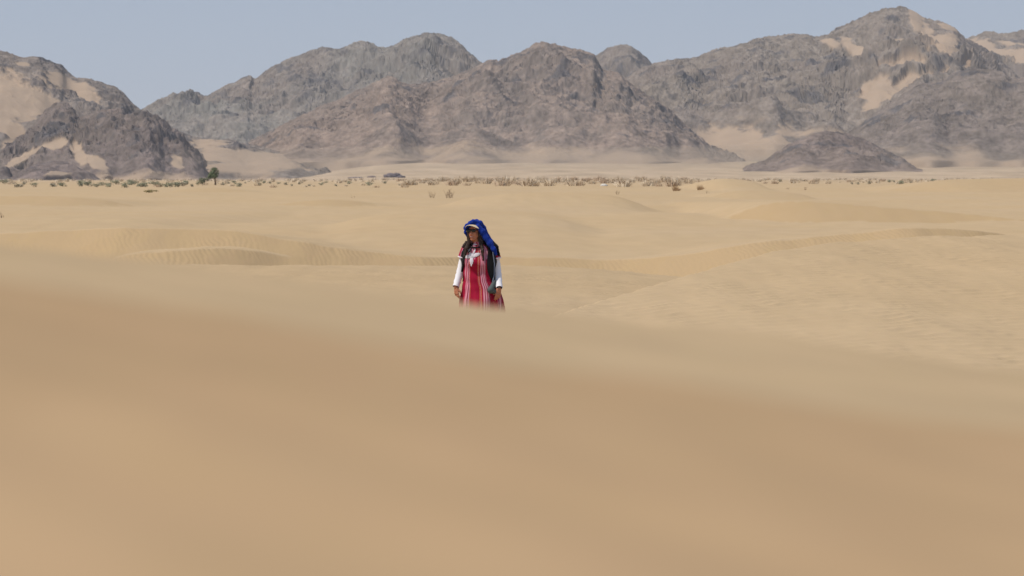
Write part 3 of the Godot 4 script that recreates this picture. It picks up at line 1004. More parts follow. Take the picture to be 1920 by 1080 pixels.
	skin(hair, [
		[Vector3(-0.172, 1.535, 0.055), Vector3(-0.168, 1.46, 0.062), 0.022, 0.022], [Vector3(-0.168, 1.46, 0.062), Vector3(-0.165, 1.385, 0.070), 0.024, 0.026], [Vector3(-0.165, 1.385, 0.070), Vector3(-0.196, 1.30, 0.105), 0.026, 0.024], [Vector3(-0.196, 1.30, 0.105), Vector3(-0.225, 1.20, 0.135), 0.022, 0.012],
		[Vector3(-0.20, 1.375, 0.02), Vector3(-0.245, 1.32, 0.05), 0.022, 0.016],
		[Vector3(-0.025, 1.56, 0.030), Vector3(-0.018, 1.46, 0.045), 0.030, 0.034], [Vector3(-0.018, 1.46, 0.045), Vector3(-0.005, 1.375, 0.070), 0.034, 0.030], [Vector3(-0.005, 1.375, 0.070), Vector3(0.012, 1.27, 0.145), 0.026, 0.020], [Vector3(0.012, 1.27, 0.145), Vector3(0.022, 1.15, 0.168), 0.018, 0.010],
		[Vector3(-0.09, 1.54, -0.045), Vector3(-0.06, 1.36, -0.09), 0.075, 0.07],
	], 0.006, 0.014, Transform3D(), wisp, 0.010, Vector3(1, 0.15, 1))
	put("hair", hair.mesh(), matte(Color(0.20, 0.135, 0.10), 0.6, 0.4), me)

	# ---- robe
	var cloth := StandardMaterial3D.new()
	cloth.albedo_texture = stripe_cloth()
	cloth.roughness = 0.85
	cloth.metallic_specular = 0.25
	var robe := Shape.new()
	var rings: Array = []
	var tall := 56
	for j in tall + 1:
		var h := lerpf(1.385, 0.14, float(j) / tall)
		var row := PackedInt32Array()
		for i in 129:
			var u := i / 128.0
			var a := (u - 0.5) * TAU
			var p := robe_point(a, h)
			var ta := robe_point(a + 0.02, h) - robe_point(a - 0.02, h)
			var th := robe_point(a, h + 0.01) - robe_point(a, h - 0.01)
			var n := ta.cross(th).normalized()
			if n.dot(Vector3(sin(a), 0, cos(a))) < 0.0:
				n = -n
			row.append(robe.point(p, n, Color.WHITE, Vector2(u, h / 1.4)))
		rings.append(row)
	for j in tall:
		for i in 128:
			robe.quad(rings[j][i], rings[j][i + 1], rings[j + 1][i + 1], rings[j + 1][i])
	var robe_node := put("robe", robe.mesh(), cloth, me)
	# short wide sleeves and their pale hems
	for s in [[sl, el, -1.0], [sr, er, 1.0]]:
		var a: Vector3 = s[0]
		var b: Vector3 = s[1]
		var slv := Shape.new()
		var end := a.lerp(b, 0.40)
		slv.tube(PackedVector3Array([a + Vector3(-s[2] * 0.07, 0.045, 0), a + Vector3(0, 0.012, 0), a.lerp(b, 0.15), a.lerp(b, 0.30), end]), PackedFloat32Array([0.045, 0.066, 0.074, 0.078, 0.080]), 24, Color.WHITE, false)
		put("sleeve", slv.mesh(), cloth, robe_node)
		var hem := Shape.new()
		hem.tube(PackedVector3Array([end + (a - end) * 0.06, end, end + (b - end) * 0.05, end + (b - end) * 0.052]), PackedFloat32Array([0.0805, 0.083, 0.084, 0.070]), 24, Color.WHITE, false)
		put("sleeve_hem", hem.mesh(), matte(Color(0.86, 0.82, 0.86), 0.85), robe_node)
	# white embroidery on the chest: three lobes below a neck slit
	var lace := Shape.new()
	var centre := Vector2(-0.118, 1.205)
	for lobe in [[-0.052, -0.012, 0.050, 0.024, 0.20], [0.050, 0.012, 0.056, 0.024, 0.35], [-0.012, -0.070, 0.024, 0.052, 0.0], [-0.010, 0.000, 0.040, 0.034, 0.0], [-0.040, 0.050, 0.010, 0.050, 0.35], [0.022, 0.052, 0.010, 0.048, -0.40], [-0.014, -0.128, 0.009, 0.016, 0.0]]:
		var hub := lace.point(robe_front(centre.x + lobe[0] * 0.96, centre.y + lobe[1] * 0.96, 0.011), Vector3(-0.1, 0.1, 1).normalized())
		var ring := PackedInt32Array()
		for k in 25:
			var t := TAU * k / 24.0
			var w := 1.0 + 0.10 * cos(8.0 * t)
			var q := Vector2(cos(t) * lobe[2] * w, sin(t) * lobe[3] * w).rotated(lobe[4])
			ring.append(lace.point(robe_front(centre.x + lobe[0] * 0.96 + q.x * 0.98, centre.y + lobe[1] * 0.96 + q.y * 0.98, 0.005), Vector3(-0.1 + cos(t) * 0.3, 0.1 + sin(t) * 0.3, 1).normalized()))
		for k in 24:
			lace.tri(hub, ring[k], ring[k + 1])
	put("embroidery", lace.mesh(), matte(Color(0.89, 0.87, 0.90), 0.85), robe_node)

	# ---- white undershirt sleeves
	var shirt := StandardMaterial3D.new()
	shirt.albedo_color = Color(0.88, 0.87, 0.89)
	shirt.roughness = 0.9
	shirt.metallic_specular = 0.2
	for s in [[sl, el, wl], [sr, er, wr]]:
		var tube := Shape.new()
		var pts := PackedVector3Array()
		var rad := PackedFloat32Array()
		for k in 37:
			var t := k / 36.0
			var a: Vector3 = s[0]
			var b: Vector3 = s[1]
			var c: Vector3 = s[2]
			var top := a.lerp(b, 0.2)
			var p := top.lerp(b, t).lerp(b.lerp(c, t * 1.0), t)
			p = p + (b - (top + c) * 0.5) * 0.35 * sin(PI * t)
			pts.append(p.lerp(c, smoothstep(0.9, 1.0, t)))
			rad.append(lerpf(0.062, 0.044, pow(t, 0.8)) * (1.0 + 0.055 * sin(t * 41.0 + s[0].x * 9.0) * smoothstep(0.2, 0.8, t) + 0.03 * sin(t * 67.0)))
		tube.tube(pts, rad, 24, Color.WHITE, false)
		put("undershirt_sleeve", tube.mesh(), shirt, me)
	# pale collar at the neck
	var collar := Shape.new()
	var cp := PackedVector3Array()
	var cr := PackedFloat32Array()
	for k in 25:
		var t := TAU * k / 24.0
		cp.append(Vector3(-0.068 + 0.078 * sin(t), 1.385 - 0.035 * cos(t), -0.004 + 0.075 * cos(t)))
		cr.append(0.010)
	collar.tube(cp, cr, 8)
	put("collar", collar.mesh(), shirt, me)
	var cord := Shape.new()
	cp.clear()
	cr.clear()
	for k in 25:
		var t := TAU * k / 24.0
		cp.append(Vector3(-0.075 + 0.098 * sin(t), 1.355 - 0.042 * cos(t), 0.012 + 0.098 * cos(t)))
		cr.append(0.0075 + 0.004 * maxf(0.0, cos(t)))
	cord.tube(cp, cr, 8)
	put("necklace", cord.mesh(), matte(Color(0.10, 0.08, 0.085), 0.5), me)
	var mic := Shape.new()
	skin(mic, [[robe_front(-0.135, 1.295, 0.02), robe_front(-0.155, 1.255, 0.024), 0.012, 0.014]], 0.004, 0.005)
	put("pendant", mic.mesh(), matte(Color(0.16, 0.16, 0.20), 0.4), me)

	# ---- black vest open at the front
	var vest := Shape.new()
	var left_lo := pv([0.99, -1.50, 1.08, -1.42, 1.18, -1.35, 1.27, -1.15, 1.34, -0.95, 1.38, -0.9])
	var left_hi := pv([0.99, -1.36, 1.08, -1.12, 1.18, -0.92, 1.27, -0.72, 1.34, -0.50, 1.38, -0.45])
	var right_lo := pv([0.80, 0.95, 0.86, 0.78, 0.95, 0.58, 1.05, 0.46, 1.15, 0.42, 1.25, 0.45, 1.33, 0.6, 1.38, 0.7])
	var right_hi := pv([0.80, 1.0, 0.86, 1.05, 0.95, 1.10, 1.05, 1.18, 1.15, 1.22, 1.25, 1.15, 1.33, 1.10, 1.38, 1.2])
	robe_sheet(vest, 0.99, 1.375, 18, 8, func(h): return Vector2(along(left_lo, h), along(left_hi, h)), 0.020, 0.012)
	robe_sheet(vest, 0.80, 1.375, 24, 14, func(h): return Vector2(along(right_lo, h), along(right_hi, h)), 0.022, 0.012)
	robe_sheet(vest, 0.86, 1.375, 16, 20, func(h): return Vector2(1.75, TAU - 1.75), 0.018, 0.010)
	put("vest", vest.mesh(), matte(Color(0.085, 0.083, 0.088), 0.7, 0.4), me)
	# strap and small grey pouch at the left hip
	var strap := Shape.new()
	strap.tube(PackedVector3Array([robe_front(0.125, 1.25, 0.04), robe_front(0.145, 1.10, 0.036), robe_front(0.140, 0.95, 0.036), robe_front(0.125, 0.86, 0.04)]), PackedFloat32Array([0.008, 0.008, 0.008, 0.008]), 8)
	put("bag_strap", strap.mesh(), matte(Color(0.42, 0.45, 0.52), 0.7), me)
	var pouch := Shape.new()
	skin(pouch, [[robe_front(0.150, 0.87, 0.035), robe_front(0.105, 0.755, 0.045), 0.024, 0.040], [robe_front(0.105, 0.755, 0.045), robe_front(0.150, 0.735, 0.040), 0.036, 0.030]], 0.007, 0.02)
	put("pouch", pouch.mesh(), matte(Color(0.30, 0.33, 0.33), 0.75), me)
	var band := Shape.new()
	var bd := (wr - er).normalized()
	band.tube(PackedVector3Array([wr - bd * 0.004, wr + bd * 0.014]), PackedFloat32Array([0.031, 0.030]), 20, Color.WHITE, false)
	put("wristband", band.mesh(), matte(Color(0.06, 0.06, 0.06), 0.5), me)

	# ---- cap brim, blue headscarf wound over it and hanging down over the left shoulder
	var brim := Shape.new()
	var brim_rows: Array = []
	for layer in 2:
		for j in 7:
			var row := PackedInt32Array()
			for i in 25:
				var a := lerpf(-1.25, 1.25, i / 24.0)
				var f := j / 6.0
				var p := Vector3(sin(a) * lerpf(0.082, 0.104, f), 0.094 - 0.010 * f * f - 0.048 * sin(a) * sin(a) * (0.35 + 0.65 * f) - (0.0 if layer == 0 else 0.006), cos(a) * lerpf(0.088, 0.165, f) + 0.002)
				var n := Vector3(sin(a) * 0.45, 1.0, 0.35 * f).normalized()
				row.append(brim.point(head_at * p, head_at.basis * (n if layer == 0 else -n)))
			brim_rows.append(row)
	for layer in 2:
		for j in 6:
			for i in 24:
				brim.quad(brim_rows[layer * 7 + j][i], brim_rows[layer * 7 + j][i + 1], brim_rows[layer * 7 + j + 1][i + 1], brim_rows[layer * 7 + j + 1][i])
	for i in 24:
		brim.quad(brim_rows[6][i], brim_rows[6][i + 1], brim_rows[13][i + 1], brim_rows[13][i])
	put("cap_brim", brim.mesh(), matte(Color(0.74, 0.67, 0.56), 0.85), me)
	var scarf := Shape.new()
	var crease := noise(72, 26.0, 2)
	skin(scarf, [
		[Vector3(-0.093, 1.592, -0.012), Vector3(0.094, 0.072, 0.098)],
		# the wound rolls over the crown
		[Vector3(-0.190, 1.598, 0.070), Vector3(-0.110, 1.648, 0.075), 0.026, 0.030], [Vector3(-0.110, 1.648, 0.075), Vector3(-0.020, 1.630, 0.040), 0.030, 0.034], [Vector3(-0.020, 1.630, 0.040), Vector3(0.020, 1.570, -0.02), 0.034, 0.036],
		[Vector3(-0.190, 1.598, 0.070), Vector3(-0.205, 1.565, 0.0), 0.024, 0.030], [Vector3(-0.205, 1.565, 0.0), Vector3(-0.12, 1.55, -0.09), 0.030, 0.034],
		[Vector3(-0.150, 1.632, 0.03), Vector3(-0.06, 1.655, -0.01), 0.030, 0.030],
		# the left edge beside the face
		[Vector3(-0.212, 1.570, 0.058), Vector3(-0.214, 1.510, 0.060), 0.018, 0.015], [Vector3(-0.214, 1.510, 0.060), Vector3(-0.190, 1.455, 0.055), 0.014, 0.010],
		# the fall from the left temple to the shoulder
		[Vector3(-0.050, 1.590, 0.085), Vector3(0.012, 1.520, 0.075), 0.030, 0.038], [Vector3(0.012, 1.520, 0.075), Vector3(0.055, 1.440, 0.075), 0.038, 0.038], [Vector3(0.055, 1.440, 0.075), Vector3(0.112, 1.365, 0.085), 0.037, 0.038],
		[Vector3(0.112, 1.365, 0.085), Vector3(0.162, 1.285, 0.100), 0.036, 0.030], [Vector3(0.162, 1.285, 0.100), Vector3(0.190, 1.225, 0.105), 0.032, 0.020],
		[Vector3(0.030, 1.560, 0.0), Vector3(0.075, 1.440, 0.0), 0.032, 0.036], [Vector3(0.075, 1.440, 0.0), Vector3(0.155, 1.345, 0.02), 0.036, 0.034],
		[Vector3(-0.06, 1.52, -0.08), Vector3(-0.01, 1.40, -0.09), 0.070, 0.070], [Vector3(-0.01, 1.40, -0.09), Vector3(0.10, 1.33, -0.07), 0.060, 0.045],
	], 0.0060, 0.022, Transform3D(), crease, 0.0035, Vector3(1.3, 0.4, 1.0))
	var blue := matte(Color(0.095, 0.19, 0.52), 0.9, 0.2)
	blue.rim_enabled = true
	blue.rim = 0.3
	put("headscarf", scarf.mesh(), blue, me)
	# a dark form behind the blue scarf on the left shoulder
	var under := Shape.new()
	skin(under, [[Vector3(0.10, 1.395, 0.01), Vector3(0.185, 1.315, 0.03), 0.035, 0.036], [Vector3(0.185, 1.315, 0.03), Vector3(0.225, 1.215, 0.045), 0.034, 0.020]], 0.008, 0.02, Transform3D(), crease, 0.008)
	put("dark_shoulder_form", under.mesh(), matte(Color(0.07, 0.06, 0.085), 0.85), me)
	# shoes
	for s in [[Vector3(-0.10, 0.045, 0.03), Vector3(-0.115, 0.034, 0.20)], [Vector3(0.085, 0.055, -0.19), Vector3(0.085, 0.034, -0.03)]]:
		var shoe := Shape.new()
		skin(shoe, [[s[0], s[1], 0.045, 0.034], [s[0] + Vector3(0, 0.02, 0), s[0] + Vector3(0, 0.06, -0.005), 0.044, 0.044]], 0.009, 0.02)
		put("shoe", shoe.mesh(), matte(Color(0.30, 0.24, 0.19), 0.8), me)


# ---------------------------------------------------------------- plants and stones

func twig(sh: Shape, rng: RandomNumberGenerator, from: Vector3, dir: Vector3, length: float, rad: float, depth: int, col: Color) -> void:
	var pts := PackedVector3Array([from])
	var rr := PackedFloat32Array([rad])
	var p := from
	var q := dir
	for k in 3:
		q = (q + Vector3(rng.randf_range(-0.3, 0.3), rng.randf_range(-0.1, 0.2), rng.randf_range(-0.3, 0.3))).normalized()
		p += q * length / 3.0
		pts.append(p)
		rr.append(rad * (1.0 - 0.27 * (k + 1)))
	sh.tube(pts, rr, 4, col * (0.85 + 0.3 * rng.randf()), false)
	if depth > 0:
		for k in 2 + rng.randi() % 2:
			var o: Vector3 = pts[1 + rng.randi() % 3]
			twig(sh, rng, o, (q + Vector3(rng.randf_range(-0.9, 0.9), rng.randf_range(-0.2, 0.6), rng.randf_range(-0.9, 0.9))).normalized(), length * 0.62, rad * 0.6, depth - 1, col)


func leaves(sh: Shape, rng: RandomNumberGenerator, clumps: Array, count: int, size: float, col: Color) -> void:
	for k in count:
		var c: Array = clumps[rng.randi() % clumps.size()]
		var u := Vector3(rng.randfn(), rng.randfn(), rng.randfn()).normalized()
		var at: Vector3 = c[0] + u * (c[1] as Vector3) * pow(rng.randf(), 0.45)
		if at.y < 0.03:
			at.y = 0.03 + rng.randf() * 0.1
		var n := (u + Vector3(rng.randf_range(-1, 1), rng.randf_range(0.0, 1.4), rng.randf_range(-1, 1))).normalized()
		var a := n.cross(Vector3(rng.randf_range(-1, 1), rng.randf_range(-1, 1), rng.randf_range(-1, 1))).normalized()
		var b := n.cross(a)
		var s := size * rng.randf_range(0.6, 1.3)
		var t := col * rng.randf_range(0.65, 1.35)
		t.a = 1.0
		var p0 := sh.point(at - a * s, n, t)
		var p1 := sh.point(at + b * s * 0.45, n, t)
		var p2 := sh.point(at + a * s, n, t)
		var p3 := sh.point(at - b * s * 0.45, n, t)
		sh.quad(p0, p1, p2, p3)


func blades(sh: Shape, rng: RandomNumberGenerator, count: int, wide: float, tall: float, thick: float, col: Color) -> void:
	for k in count:
		var a := rng.randf() * TAU
		var r := sqrt(rng.randf())
		var foot := Vector3(cos(a) * r * wide * 0.45, 0.0, sin(a) * r * wide * 0.45)
		var lean := Vector3(cos(a) * r, 0, sin(a) * r) * wide * rng.randf_range(0.25, 0.75)
		var h := tall * rng.randf_range(0.45, 1.0) * (1.0 - 0.35 * r)
		var side := Vector3(-sin(a + rng.randf()), 0, cos(a + rng.randf())) * thick
		var n := Vector3(cos(a) * 0.45, 1.0, sin(a) * 0.45).normalized()
		var t := col * rng.randf_range(0.7, 1.3)
		t.a = 1.0
		var mid := foot + lean * 0.4 + Vector3.UP * h * 0.6
		var p0 := sh.point(foot - side, n, t)
		var p1 := sh.point(foot + side, n, t)
		var p2 := sh.point(mid + side * 0.7, n, t)
		var p3 := sh.point(mid - side * 0.7, n, t)
		var p4 := sh.point(foot + lean + Vector3.UP * h, n, t)
		sh.quad(p0, p1, p2, p3)
		sh.tri(p3, p2, p4)


func leaf_look() -> StandardMaterial3D:
	var m := tinted(0.8, 0.25)
	m.backlight_enabled = true
	m.backlight = Color(0.3, 0.3, 0.3)
	return m


var leaf_material: StandardMaterial3D
var wood_material: StandardMaterial3D
var straw_material: StandardMaterial3D

func shrub_kind(sd: int, wide: float, tall: float, col: Color, count: int, size: float) -> Array:
	var rng := RandomNumberGenerator.new()
	rng.seed = sd
	var clumps: Array = []
	for k in 7:
		var a := rng.randf() * TAU
		var r := rng.randf() * wide * 0.36
		clumps.append([Vector3(cos(a) * r, tall * rng.randf_range(0.25, 0.68), sin(a) * r), Vector3(wide * 0.2, tall * 0.3, wide * 0.2) * rng.randf_range(0.7, 1.15)])
	var crown := Shape.new()
	leaves(crown, rng, clumps, count, size, col)
	var stem := Shape.new()
	for k in 6:
		var c: Array = clumps[k]
		twig(stem, rng, Vector3(rng.randf_range(-0.1, 0.1) * wide, -0.05, rng.randf_range(-0.1, 0.1) * wide), (c[0] as Vector3).normalized(), (c[0] as Vector3).length(), 0.025, 1, Color(0.17, 0.12, 0.085))
	return [crown.mesh(), stem.mesh()]


func plant(called: String, label: String, kind: Array, px: float, d: float, scale: float, turn: float, group := "", squash := 1.0) -> Node3D:
	var x := (px - 960.0) / FOCAL * d
	var o := thing(called, label, "shrub" if called != "tree" else "tree", Vector3(x, ground(x, d) - 0.03, -d), group)
	o.rotation.y = turn
	put("crown" if called == "tree" else "foliage", kind[0], leaf_material, o)
	put("trunk" if called == "tree" else "stem", kind[1], wood_material, o)
	o.scale = Vector3(scale, scale * squash, scale)
	return o


func single(called: String, label: String, category: String, m: Mesh, px: float, d: float, scale: float, turn: float, group := "") -> Node3D:
	var x := (px - 960.0) / FOCAL * d
	var o := put(called, m, straw_material if called == "dry_grass_tuft" else wood_material)
	o.position = Vector3(x, ground(x, d) - 0.02, -d)
	o.rotation.y = turn
	o.scale = Vector3.ONE * scale
	tag(o, label, category, group)
	return o


const COUNT_WORDS := "first second third fourth fifth sixth seventh eighth ninth tenth eleventh twelfth thirteenth fourteenth fifteenth sixteenth seventeenth eighteenth nineteenth twentieth"

func nth(k: int, of: int) -> String:
	# counted from the nearer end
	var w := COUNT_WORDS.split(" ")
	var n := k if k * 2 < of else of - 1 - k
	return (w[n] if n < 20 else (w[19].trim_suffix("ieth") + "y-" + w[n - 20]) if n < 29 else "thirtieth" if n == 29 else "thirty-" + w[n - 30]) + (" from left" if k * 2 < of else " from right")


func build_plants() -> void:
	leaf_material = leaf_look()
	wood_material = tinted(0.9, 0.2)
	straw_material = tinted(0.9, 0.15)
	straw_material.backlight_enabled = true
	straw_material.backlight = Color(0.5, 0.5, 0.5)
	var rng := RandomNumberGenerator.new()
	rng.seed = 91

	# the lone tree
	var crown := Shape.new()
	var r1 := RandomNumberGenerator.new()
	r1.seed = 17
	leaves(crown, r1, [[Vector3(0.10, 2.15, 0.0), Vector3(0.75, 0.62, 0.7)], [Vector3(0.35, 1.75, 0.1), Vector3(0.62, 0.55, 0.6)], [Vector3(-0.25, 1.75, -0.1), Vector3(0.55, 0.5, 0.6)], [Vector3(0.15, 2.5, 0.1), Vector3(0.5, 0.35, 0.5)], [Vector3(-0.55, 1.35, 0.0), Vector3(0.4, 0.4, 0.4)], [Vector3(0.05, 1.4, 0.2), Vector3(0.6, 0.45, 0.6)]], 1500, 0.11, Color(0.15, 0.18, 0.10))
	var trunk := Shape.new()
	trunk.tube(PackedVector3Array([Vector3(0.28, -0.1, 0), Vector3(0.25, 0.5, 0.02), Vector3(0.18, 1.0, 0), Vector3(0.10, 1.7, 0)]), PackedFloat32Array([0.16, 0.12, 0.10, 0.06]), 8, Color(0.20, 0.13, 0.09))
	for b in [Vector3(0.7, 0.9, 0.2), Vector3(-0.8, 0.8, -0.2), Vector3(0.2, 1.0, 0.6), Vector3(-0.3, 1.0, -0.5)]:
		twig(trunk, r1, Vector3(0.2, 0.85, 0), b.normalized(), 1.1, 0.06, 1, Color(0.20, 0.13, 0.09))
	plant("tree", "lone green bushy tree standing among the shrubs before the left mountain", [crown.mesh(), trunk.mesh()], 401, 425, 1.12, 0.2)

	var green: Array = []
	for k in 4:
		green.append(shrub_kind(200 + k, 1.9 + 0.4 * k, 0.95, Color(0.275, 0.280, 0.190), 260, 0.10))
	var olive: Array = []
	for k in 3:
		olive.append(shrub_kind(220 + k, 1.6, 0.8, Color(0.37, 0.33, 0.235), 180, 0.10))
	var big := plant("shrub", "wide green shrub touching the lone tree on its left side", shrub_kind(231, 3.2, 1.7, Color(0.20, 0.205, 0.13), 900, 0.11), 381, 423, 1.0, 0.0)
	big.position.y -= 0.05
	plant("shrub", "low yellowish shrub alone on the sand left of the lone tree", shrub_kind(232, 2.1, 0.42, Color(0.30, 0.245, 0.11), 420, 0.07), 280, 265, 0.95, 0.3)
	# shrubs in a row before the left mountains
	var row1 := [8, 36, 48, 63, 97, 104, 121, 149, 155, 170, 184, 192, 204, 222, 233, 247, 252, 262, 272, 292, 301, 312, 322, 333, 345, 352, 362]
	for k in row1.size():
		var px: float = row1[k]
		plant("shrub", "grey green shrub, %s in the row left of the lone tree" % nth(k, row1.size()), green[rng.randi() % 4] if rng.randf() < 0.75 else olive[rng.randi() % 3], px + rng.randf_range(-3, 3), 400 + rng.randf_range(-25, 60), rng.randf_range(0.75, 1.35), rng.randf() * TAU, "green shrubs left of the lone tree")
	var row2 := [418, 428, 440, 450, 459, 476, 487, 494, 509, 522, 533, 548, 563, 581, 604, 612, 631, 655, 690, 722, 748]
	for k in row2.size():
		var px: float = row2[k]
		plant("shrub", "small pale green shrub, %s in the row right of the lone tree" % nth(k, row2.size()), green[rng.randi() % 4] if rng.randf() < 0.6 else olive[rng.randi() % 3], px + rng.randf_range(-3, 3), 430 + rng.randf_range(-25, 60), rng.randf_range(0.45, 0.9), rng.randf() * TAU, "green shrubs right of the lone tree")
	var row3 := [1462, 1597, 1610, 1631, 1648, 1668, 1674, 1690, 1705, 1722, 1741, 1748, 1757, 1766, 1775, 1790, 1812, 1834, 1859, 1872, 1888, 1902, 1914]
	for k in row3.size():
		var px: float = row3[k]
		plant("shrub", "small olive shrub, %s in the row below the right hand mountain" % nth(k, row3.size()), olive[rng.randi() % 3] if rng.randf() < 0.7 else green[rng.randi() % 4], px + rng.randf_range(-2, 2), 470 + rng.randf_range(-30, 80), rng.randf_range(0.5, 1.0), rng.randf() * TAU, "olive shrubs on the right")
	# dry reeds and grass in the middle
	var dry: Array = []
	for k in 4:
		var sh := Shape.new()
		blades(sh, rng, 95, 1.6, 1.15, 0.026, [Color(0.58, 0.46, 0.33), Color(0.52, 0.41, 0.29), Color(0.60, 0.50, 0.38), Color(0.46, 0.34, 0.24)][k])
		dry.append(sh.mesh())
	for k in 84:
		var px := lerpf(745.0, 1290.0, (k + rng.randf()) / 84.0)
		single("dry_grass_tuft", "pale dry grass tuft, %s in the strip below the central mountain" % nth(k, 84), "grass tuft", dry[rng.randi() % 4], px, 430 + rng.randf_range(-45, 190), rng.randf_range(0.8, 1.75), rng.randf() * TAU, "dry grass tufts in the middle")
	for k in 24:
		var px := lerpf(1300.0, 1900.0, (k + rng.randf()) / 24.0)
		single("dry_grass_tuft", "pale dry grass tuft, %s in the strip right of the brown tufts" % nth(k, 24), "grass tuft", dry[rng.randi() % 4], px, 480 + rng.randf_range(-40, 90), rng.randf_range(0.5, 1.0), rng.randf() * TAU, "dry grass tufts on the right")
	for k in 18:
		var px := lerpf(0.0, 740.0, (k + rng.randf()) / 18.0)
		single("dry_grass_tuft", "dry grass tuft, %s among the green shrubs at left" % nth(k, 18), "grass tuft", dry[rng.randi() % 4], px, 400 + rng.randf_range(-20, 60), rng.randf_range(0.4, 0.8), rng.randf() * TAU, "dry grass tufts on the left")
	# thin ground cover of dead scrub behind them
	var cover := MultiMesh.new()
	cover.transform_format = MultiMesh.TRANSFORM_3D
	cover.mesh = dry[2]
	cover.instance_count = 600
	for k in 600:
		var d := rng.randf_range(470, 760)
		var x := (lerpf(-200.0, 2120.0, rng.randf()) - 960.0) / FOCAL * d
		cover.set_instance_transform(k, Transform3D(Basis(Vector3.UP, rng.randf() * TAU).scaled(Vector3.ONE * rng.randf_range(0.3, 0.9)), Vector3(x, ground(x, d) - 0.02, -d)))
	var scrub := MultiMeshInstance3D.new()
	scrub.name = "dry_scrub"
	scrub.multimesh = cover
	scrub.material_override = straw_material
	add_child(scrub, true)
	tag(scrub, "thin cover of dead scrub on the plain behind the shrubs", "scrub", "", "stuff")

	# bare bushes and tufts on the dunes
	var bush := func(sd: int, count: int, tall: float, rad: float, depth: int, col: Color, spread: float) -> ArrayMesh:
		var r := RandomNumberGenerator.new()
		r.seed = sd
		var sh := Shape.new()
		for k in count:
			var a := r.randf() * TAU
			twig(sh, r, Vector3(cos(a), 0, sin(a)) * spread * 0.4 * r.randf() - Vector3(0, 0.03, 0), Vector3(cos(a) * spread * r.randf(), 1.0, sin(a) * 0.5).normalized(), tall * r.randf_range(0.6, 1.0), rad, depth, col)
		return sh.mesh()
	var brown := Color(0.20, 0.125, 0.080)
	var pale := Color(0.33, 0.24, 0.15)
	single("bare_bush", "bare brown thorn bush on the sand straight above the person's head", "bush", bush.call(301, 12, 0.62, 0.018, 2, brown, 0.9), 843, 222, 1.0, 0.0)
	single("bare_bush", "paler bare bush just left of the brown thorn bush", "bush", bush.call(302, 11, 0.55, 0.014, 2, pale, 0.9), 812, 223, 0.9, 0.0)
	single("bare_bush", "single thin dry twig standing on the sand left of the bushes", "bush", bush.call(303, 2, 0.42, 0.012, 1, brown, 0.6), 664, 215, 0.9, 0.0)
	single("bare_bush", "small dry bush on the crest right of the person", "bush", bush.call(304, 8, 0.4, 0.014, 2, pale, 1.0), 1158, 272, 1.0, 0.0)
	single("bare_bush", "little straw coloured tuft on the crest above and right of the person", "bush", bush.call(305, 7, 0.28, 0.015, 1, pale, 1.0), 1029, 285, 0.9, 0.0)
	single("bare_bush", "faint low dry bush right of the two brown tufts", "bush", bush.call(306, 7, 0.3, 0.013, 1, pale, 1.0), 1325, 285, 1.0, 0.0)
	single("bare_bush", "small upright brown stump alone on the sand at right", "bush", bush.call(307, 6, 0.42, 0.03, 1, brown, 0.35), 1509, 330, 1.0, 0.0)
	single("bare_bush", "tiny brown tuft left of the upright brown stump", "bush", bush.call(308, 6, 0.25, 0.02, 1, brown, 1.0), 1475, 335, 1.0, 0.0)
	single("bare_bush", "small dark dry bush at the left edge of the picture", "bush", bush.call(309, 7, 0.26, 0.010, 1, brown, 0.7), 3, 101, 1.0, 0.0)
	single("bare_bush", "small dark bush at the right end of the shrub row", "bush", bush.call(310, 9, 0.8, 0.03, 2, brown, 0.6), 1911, 440, 1.0, 0.0)
	for t in [["darker brown windswept grass tuft on the mound at right", 1266, 1.0, 1.05], ["lighter brown windswept grass tuft right of the darker one", 1313, 0.85, 1.3]]:
		var sh := Shape.new()
		for k in 260:
			var u := rng.randf()
			var foot := Vector3(rng.randf_range(-0.28, 0.55) * t[3], 0, rng.randf_range(-0.3, 0.3))
			var h: float = 1.15 * t[2] * rng.randf_range(0.3, 1.0) * (1.0 - 0.62 * smoothstep(-0.2, 0.55, foot.x))
			var tip := foot + Vector3(rng.randf_range(-0.35, 0.45), h, rng.randf_range(-0.2, 0.2))
			var c := Color(0.235, 0.145, 0.075) * rng.randf_range(0.6, 1.3)
			c.a = 1.0
			var n := Vector3(rng.randf_range(-0.6, 0.3), 0.5, 0.8).normalized()
			sh.tri(sh.point(foot - Vector3(0.02, 0, 0), n, c), sh.point(foot + Vector3(0.02, 0, 0), n, c), sh.point(tip, n, c))
		single("grass_tuft", t[0], "grass tuft", sh.mesh(), t[1], 322, 1.0, 0.0)


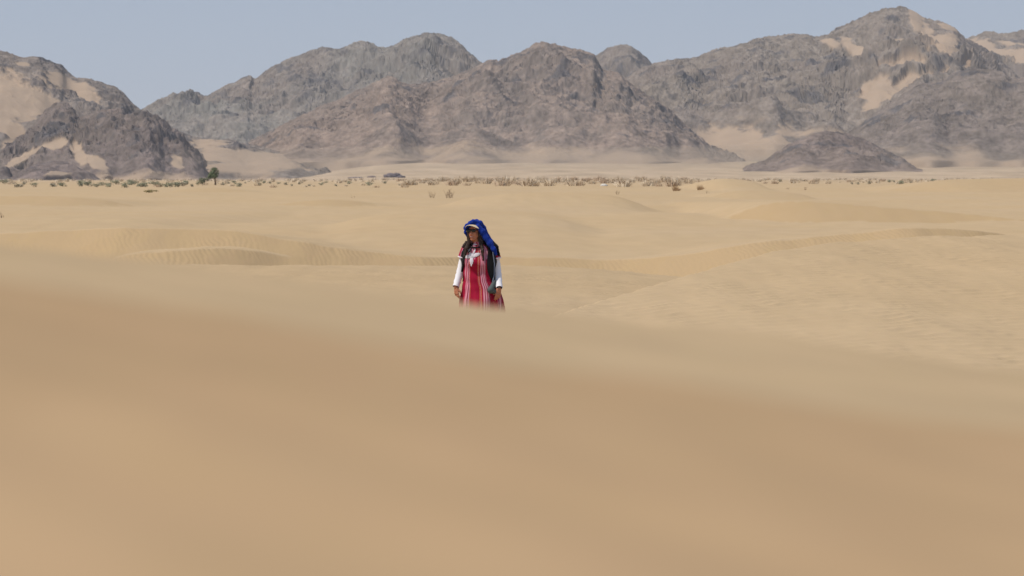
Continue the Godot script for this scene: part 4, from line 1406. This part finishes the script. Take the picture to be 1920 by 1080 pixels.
func stone(sd: int, size: Vector3, col: Color) -> ArrayMesh:
	var n := noise(sd, 1.4, 4)
	var sh := Shape.new()
	var ball := SphereMesh.new()
	ball.radial_segments = 40
	ball.rings = 20
	var arr := ball.get_mesh_arrays()
	var v: PackedVector3Array = arr[Mesh.ARRAY_VERTEX]
	for p in v:
		var u := p.normalized()
		var q := u * (1.0 + 0.45 * n.get_noise_3dv(u * 1.2) + 0.25 * absf(n.get_noise_3dv(u * 3.1 + Vector3.ONE)))
		var t := col * (1.0 + 0.35 * n.get_noise_3dv(u * 2.7))
		t.a = 1.0
		sh.point(q * size, (u / size).normalized(), t)
	sh.idx = arr[Mesh.ARRAY_INDEX]
	return sh.mesh()


func build_rocks() -> void:
	var dark := Color(0.14, 0.12, 0.125)
	single("rock", "dark rock outcrop alone on the pale plain below the central mountain", "rock", stone(401, Vector3(5.6, 2.5, 4.0), dark), 738, 1500, 1.0, 0.4)
	single("rock", "smaller dark boulder leaning on the right side of the dark outcrop", "rock", stone(402, Vector3(2.8, 1.3, 2.4), dark), 752, 1480, 1.0, 1.0)
	single("rock", "flat dark rock on the plain left of the dark outcrop", "rock", stone(403, Vector3(2.6, 1.0, 2.0), Color(0.19, 0.15, 0.14)), 697, 1520, 1.0, 0.0)
	single("rock", "long low line of dark stones left of the flat dark rock", "rock", stone(404, Vector3(4.4, 0.7, 2.0), Color(0.22, 0.18, 0.17)), 668, 1500, 1.0, 0.0)
	single("rock", "tiny dark stone on the smooth sand right of the person", "rock", stone(405, Vector3(0.035, 0.022, 0.03), dark), 1000, 64, 1.0, 0.0)
	single("rock", "small white stone among the dry grass in the middle", "rock", stone(406, Vector3(0.6, 0.35, 0.4), Color(0.55, 0.52, 0.48)), 1132, 432, 1.0, 0.0)


func build_dust() -> void:
	# sand blown along the foot of the mountains
	for b in [[0.0, 1900.0, 560.0, 17.0, 700.0, 0.0005], [280.0, 2050.0, 330.0, 22.0, 500.0, 0.0008]]:
		var dust := FogVolume.new()
		dust.name = "dust"
		dust.shape = RenderingServer.FOG_VOLUME_SHAPE_ELLIPSOID
		dust.size = Vector3(b[2] * 2.0, b[3] * 2.0, b[4])
		dust.position = Vector3(b[0], 6.0, -b[1])
		var look := FogMaterial.new()
		look.albedo = Color(0.93, 0.84, 0.74)
		look.density = b[5]
		dust.material = look
		add_child(dust, true)
		tag(dust, "thin veil of blown sand along the foot of the mountains", "", "", "stuff")
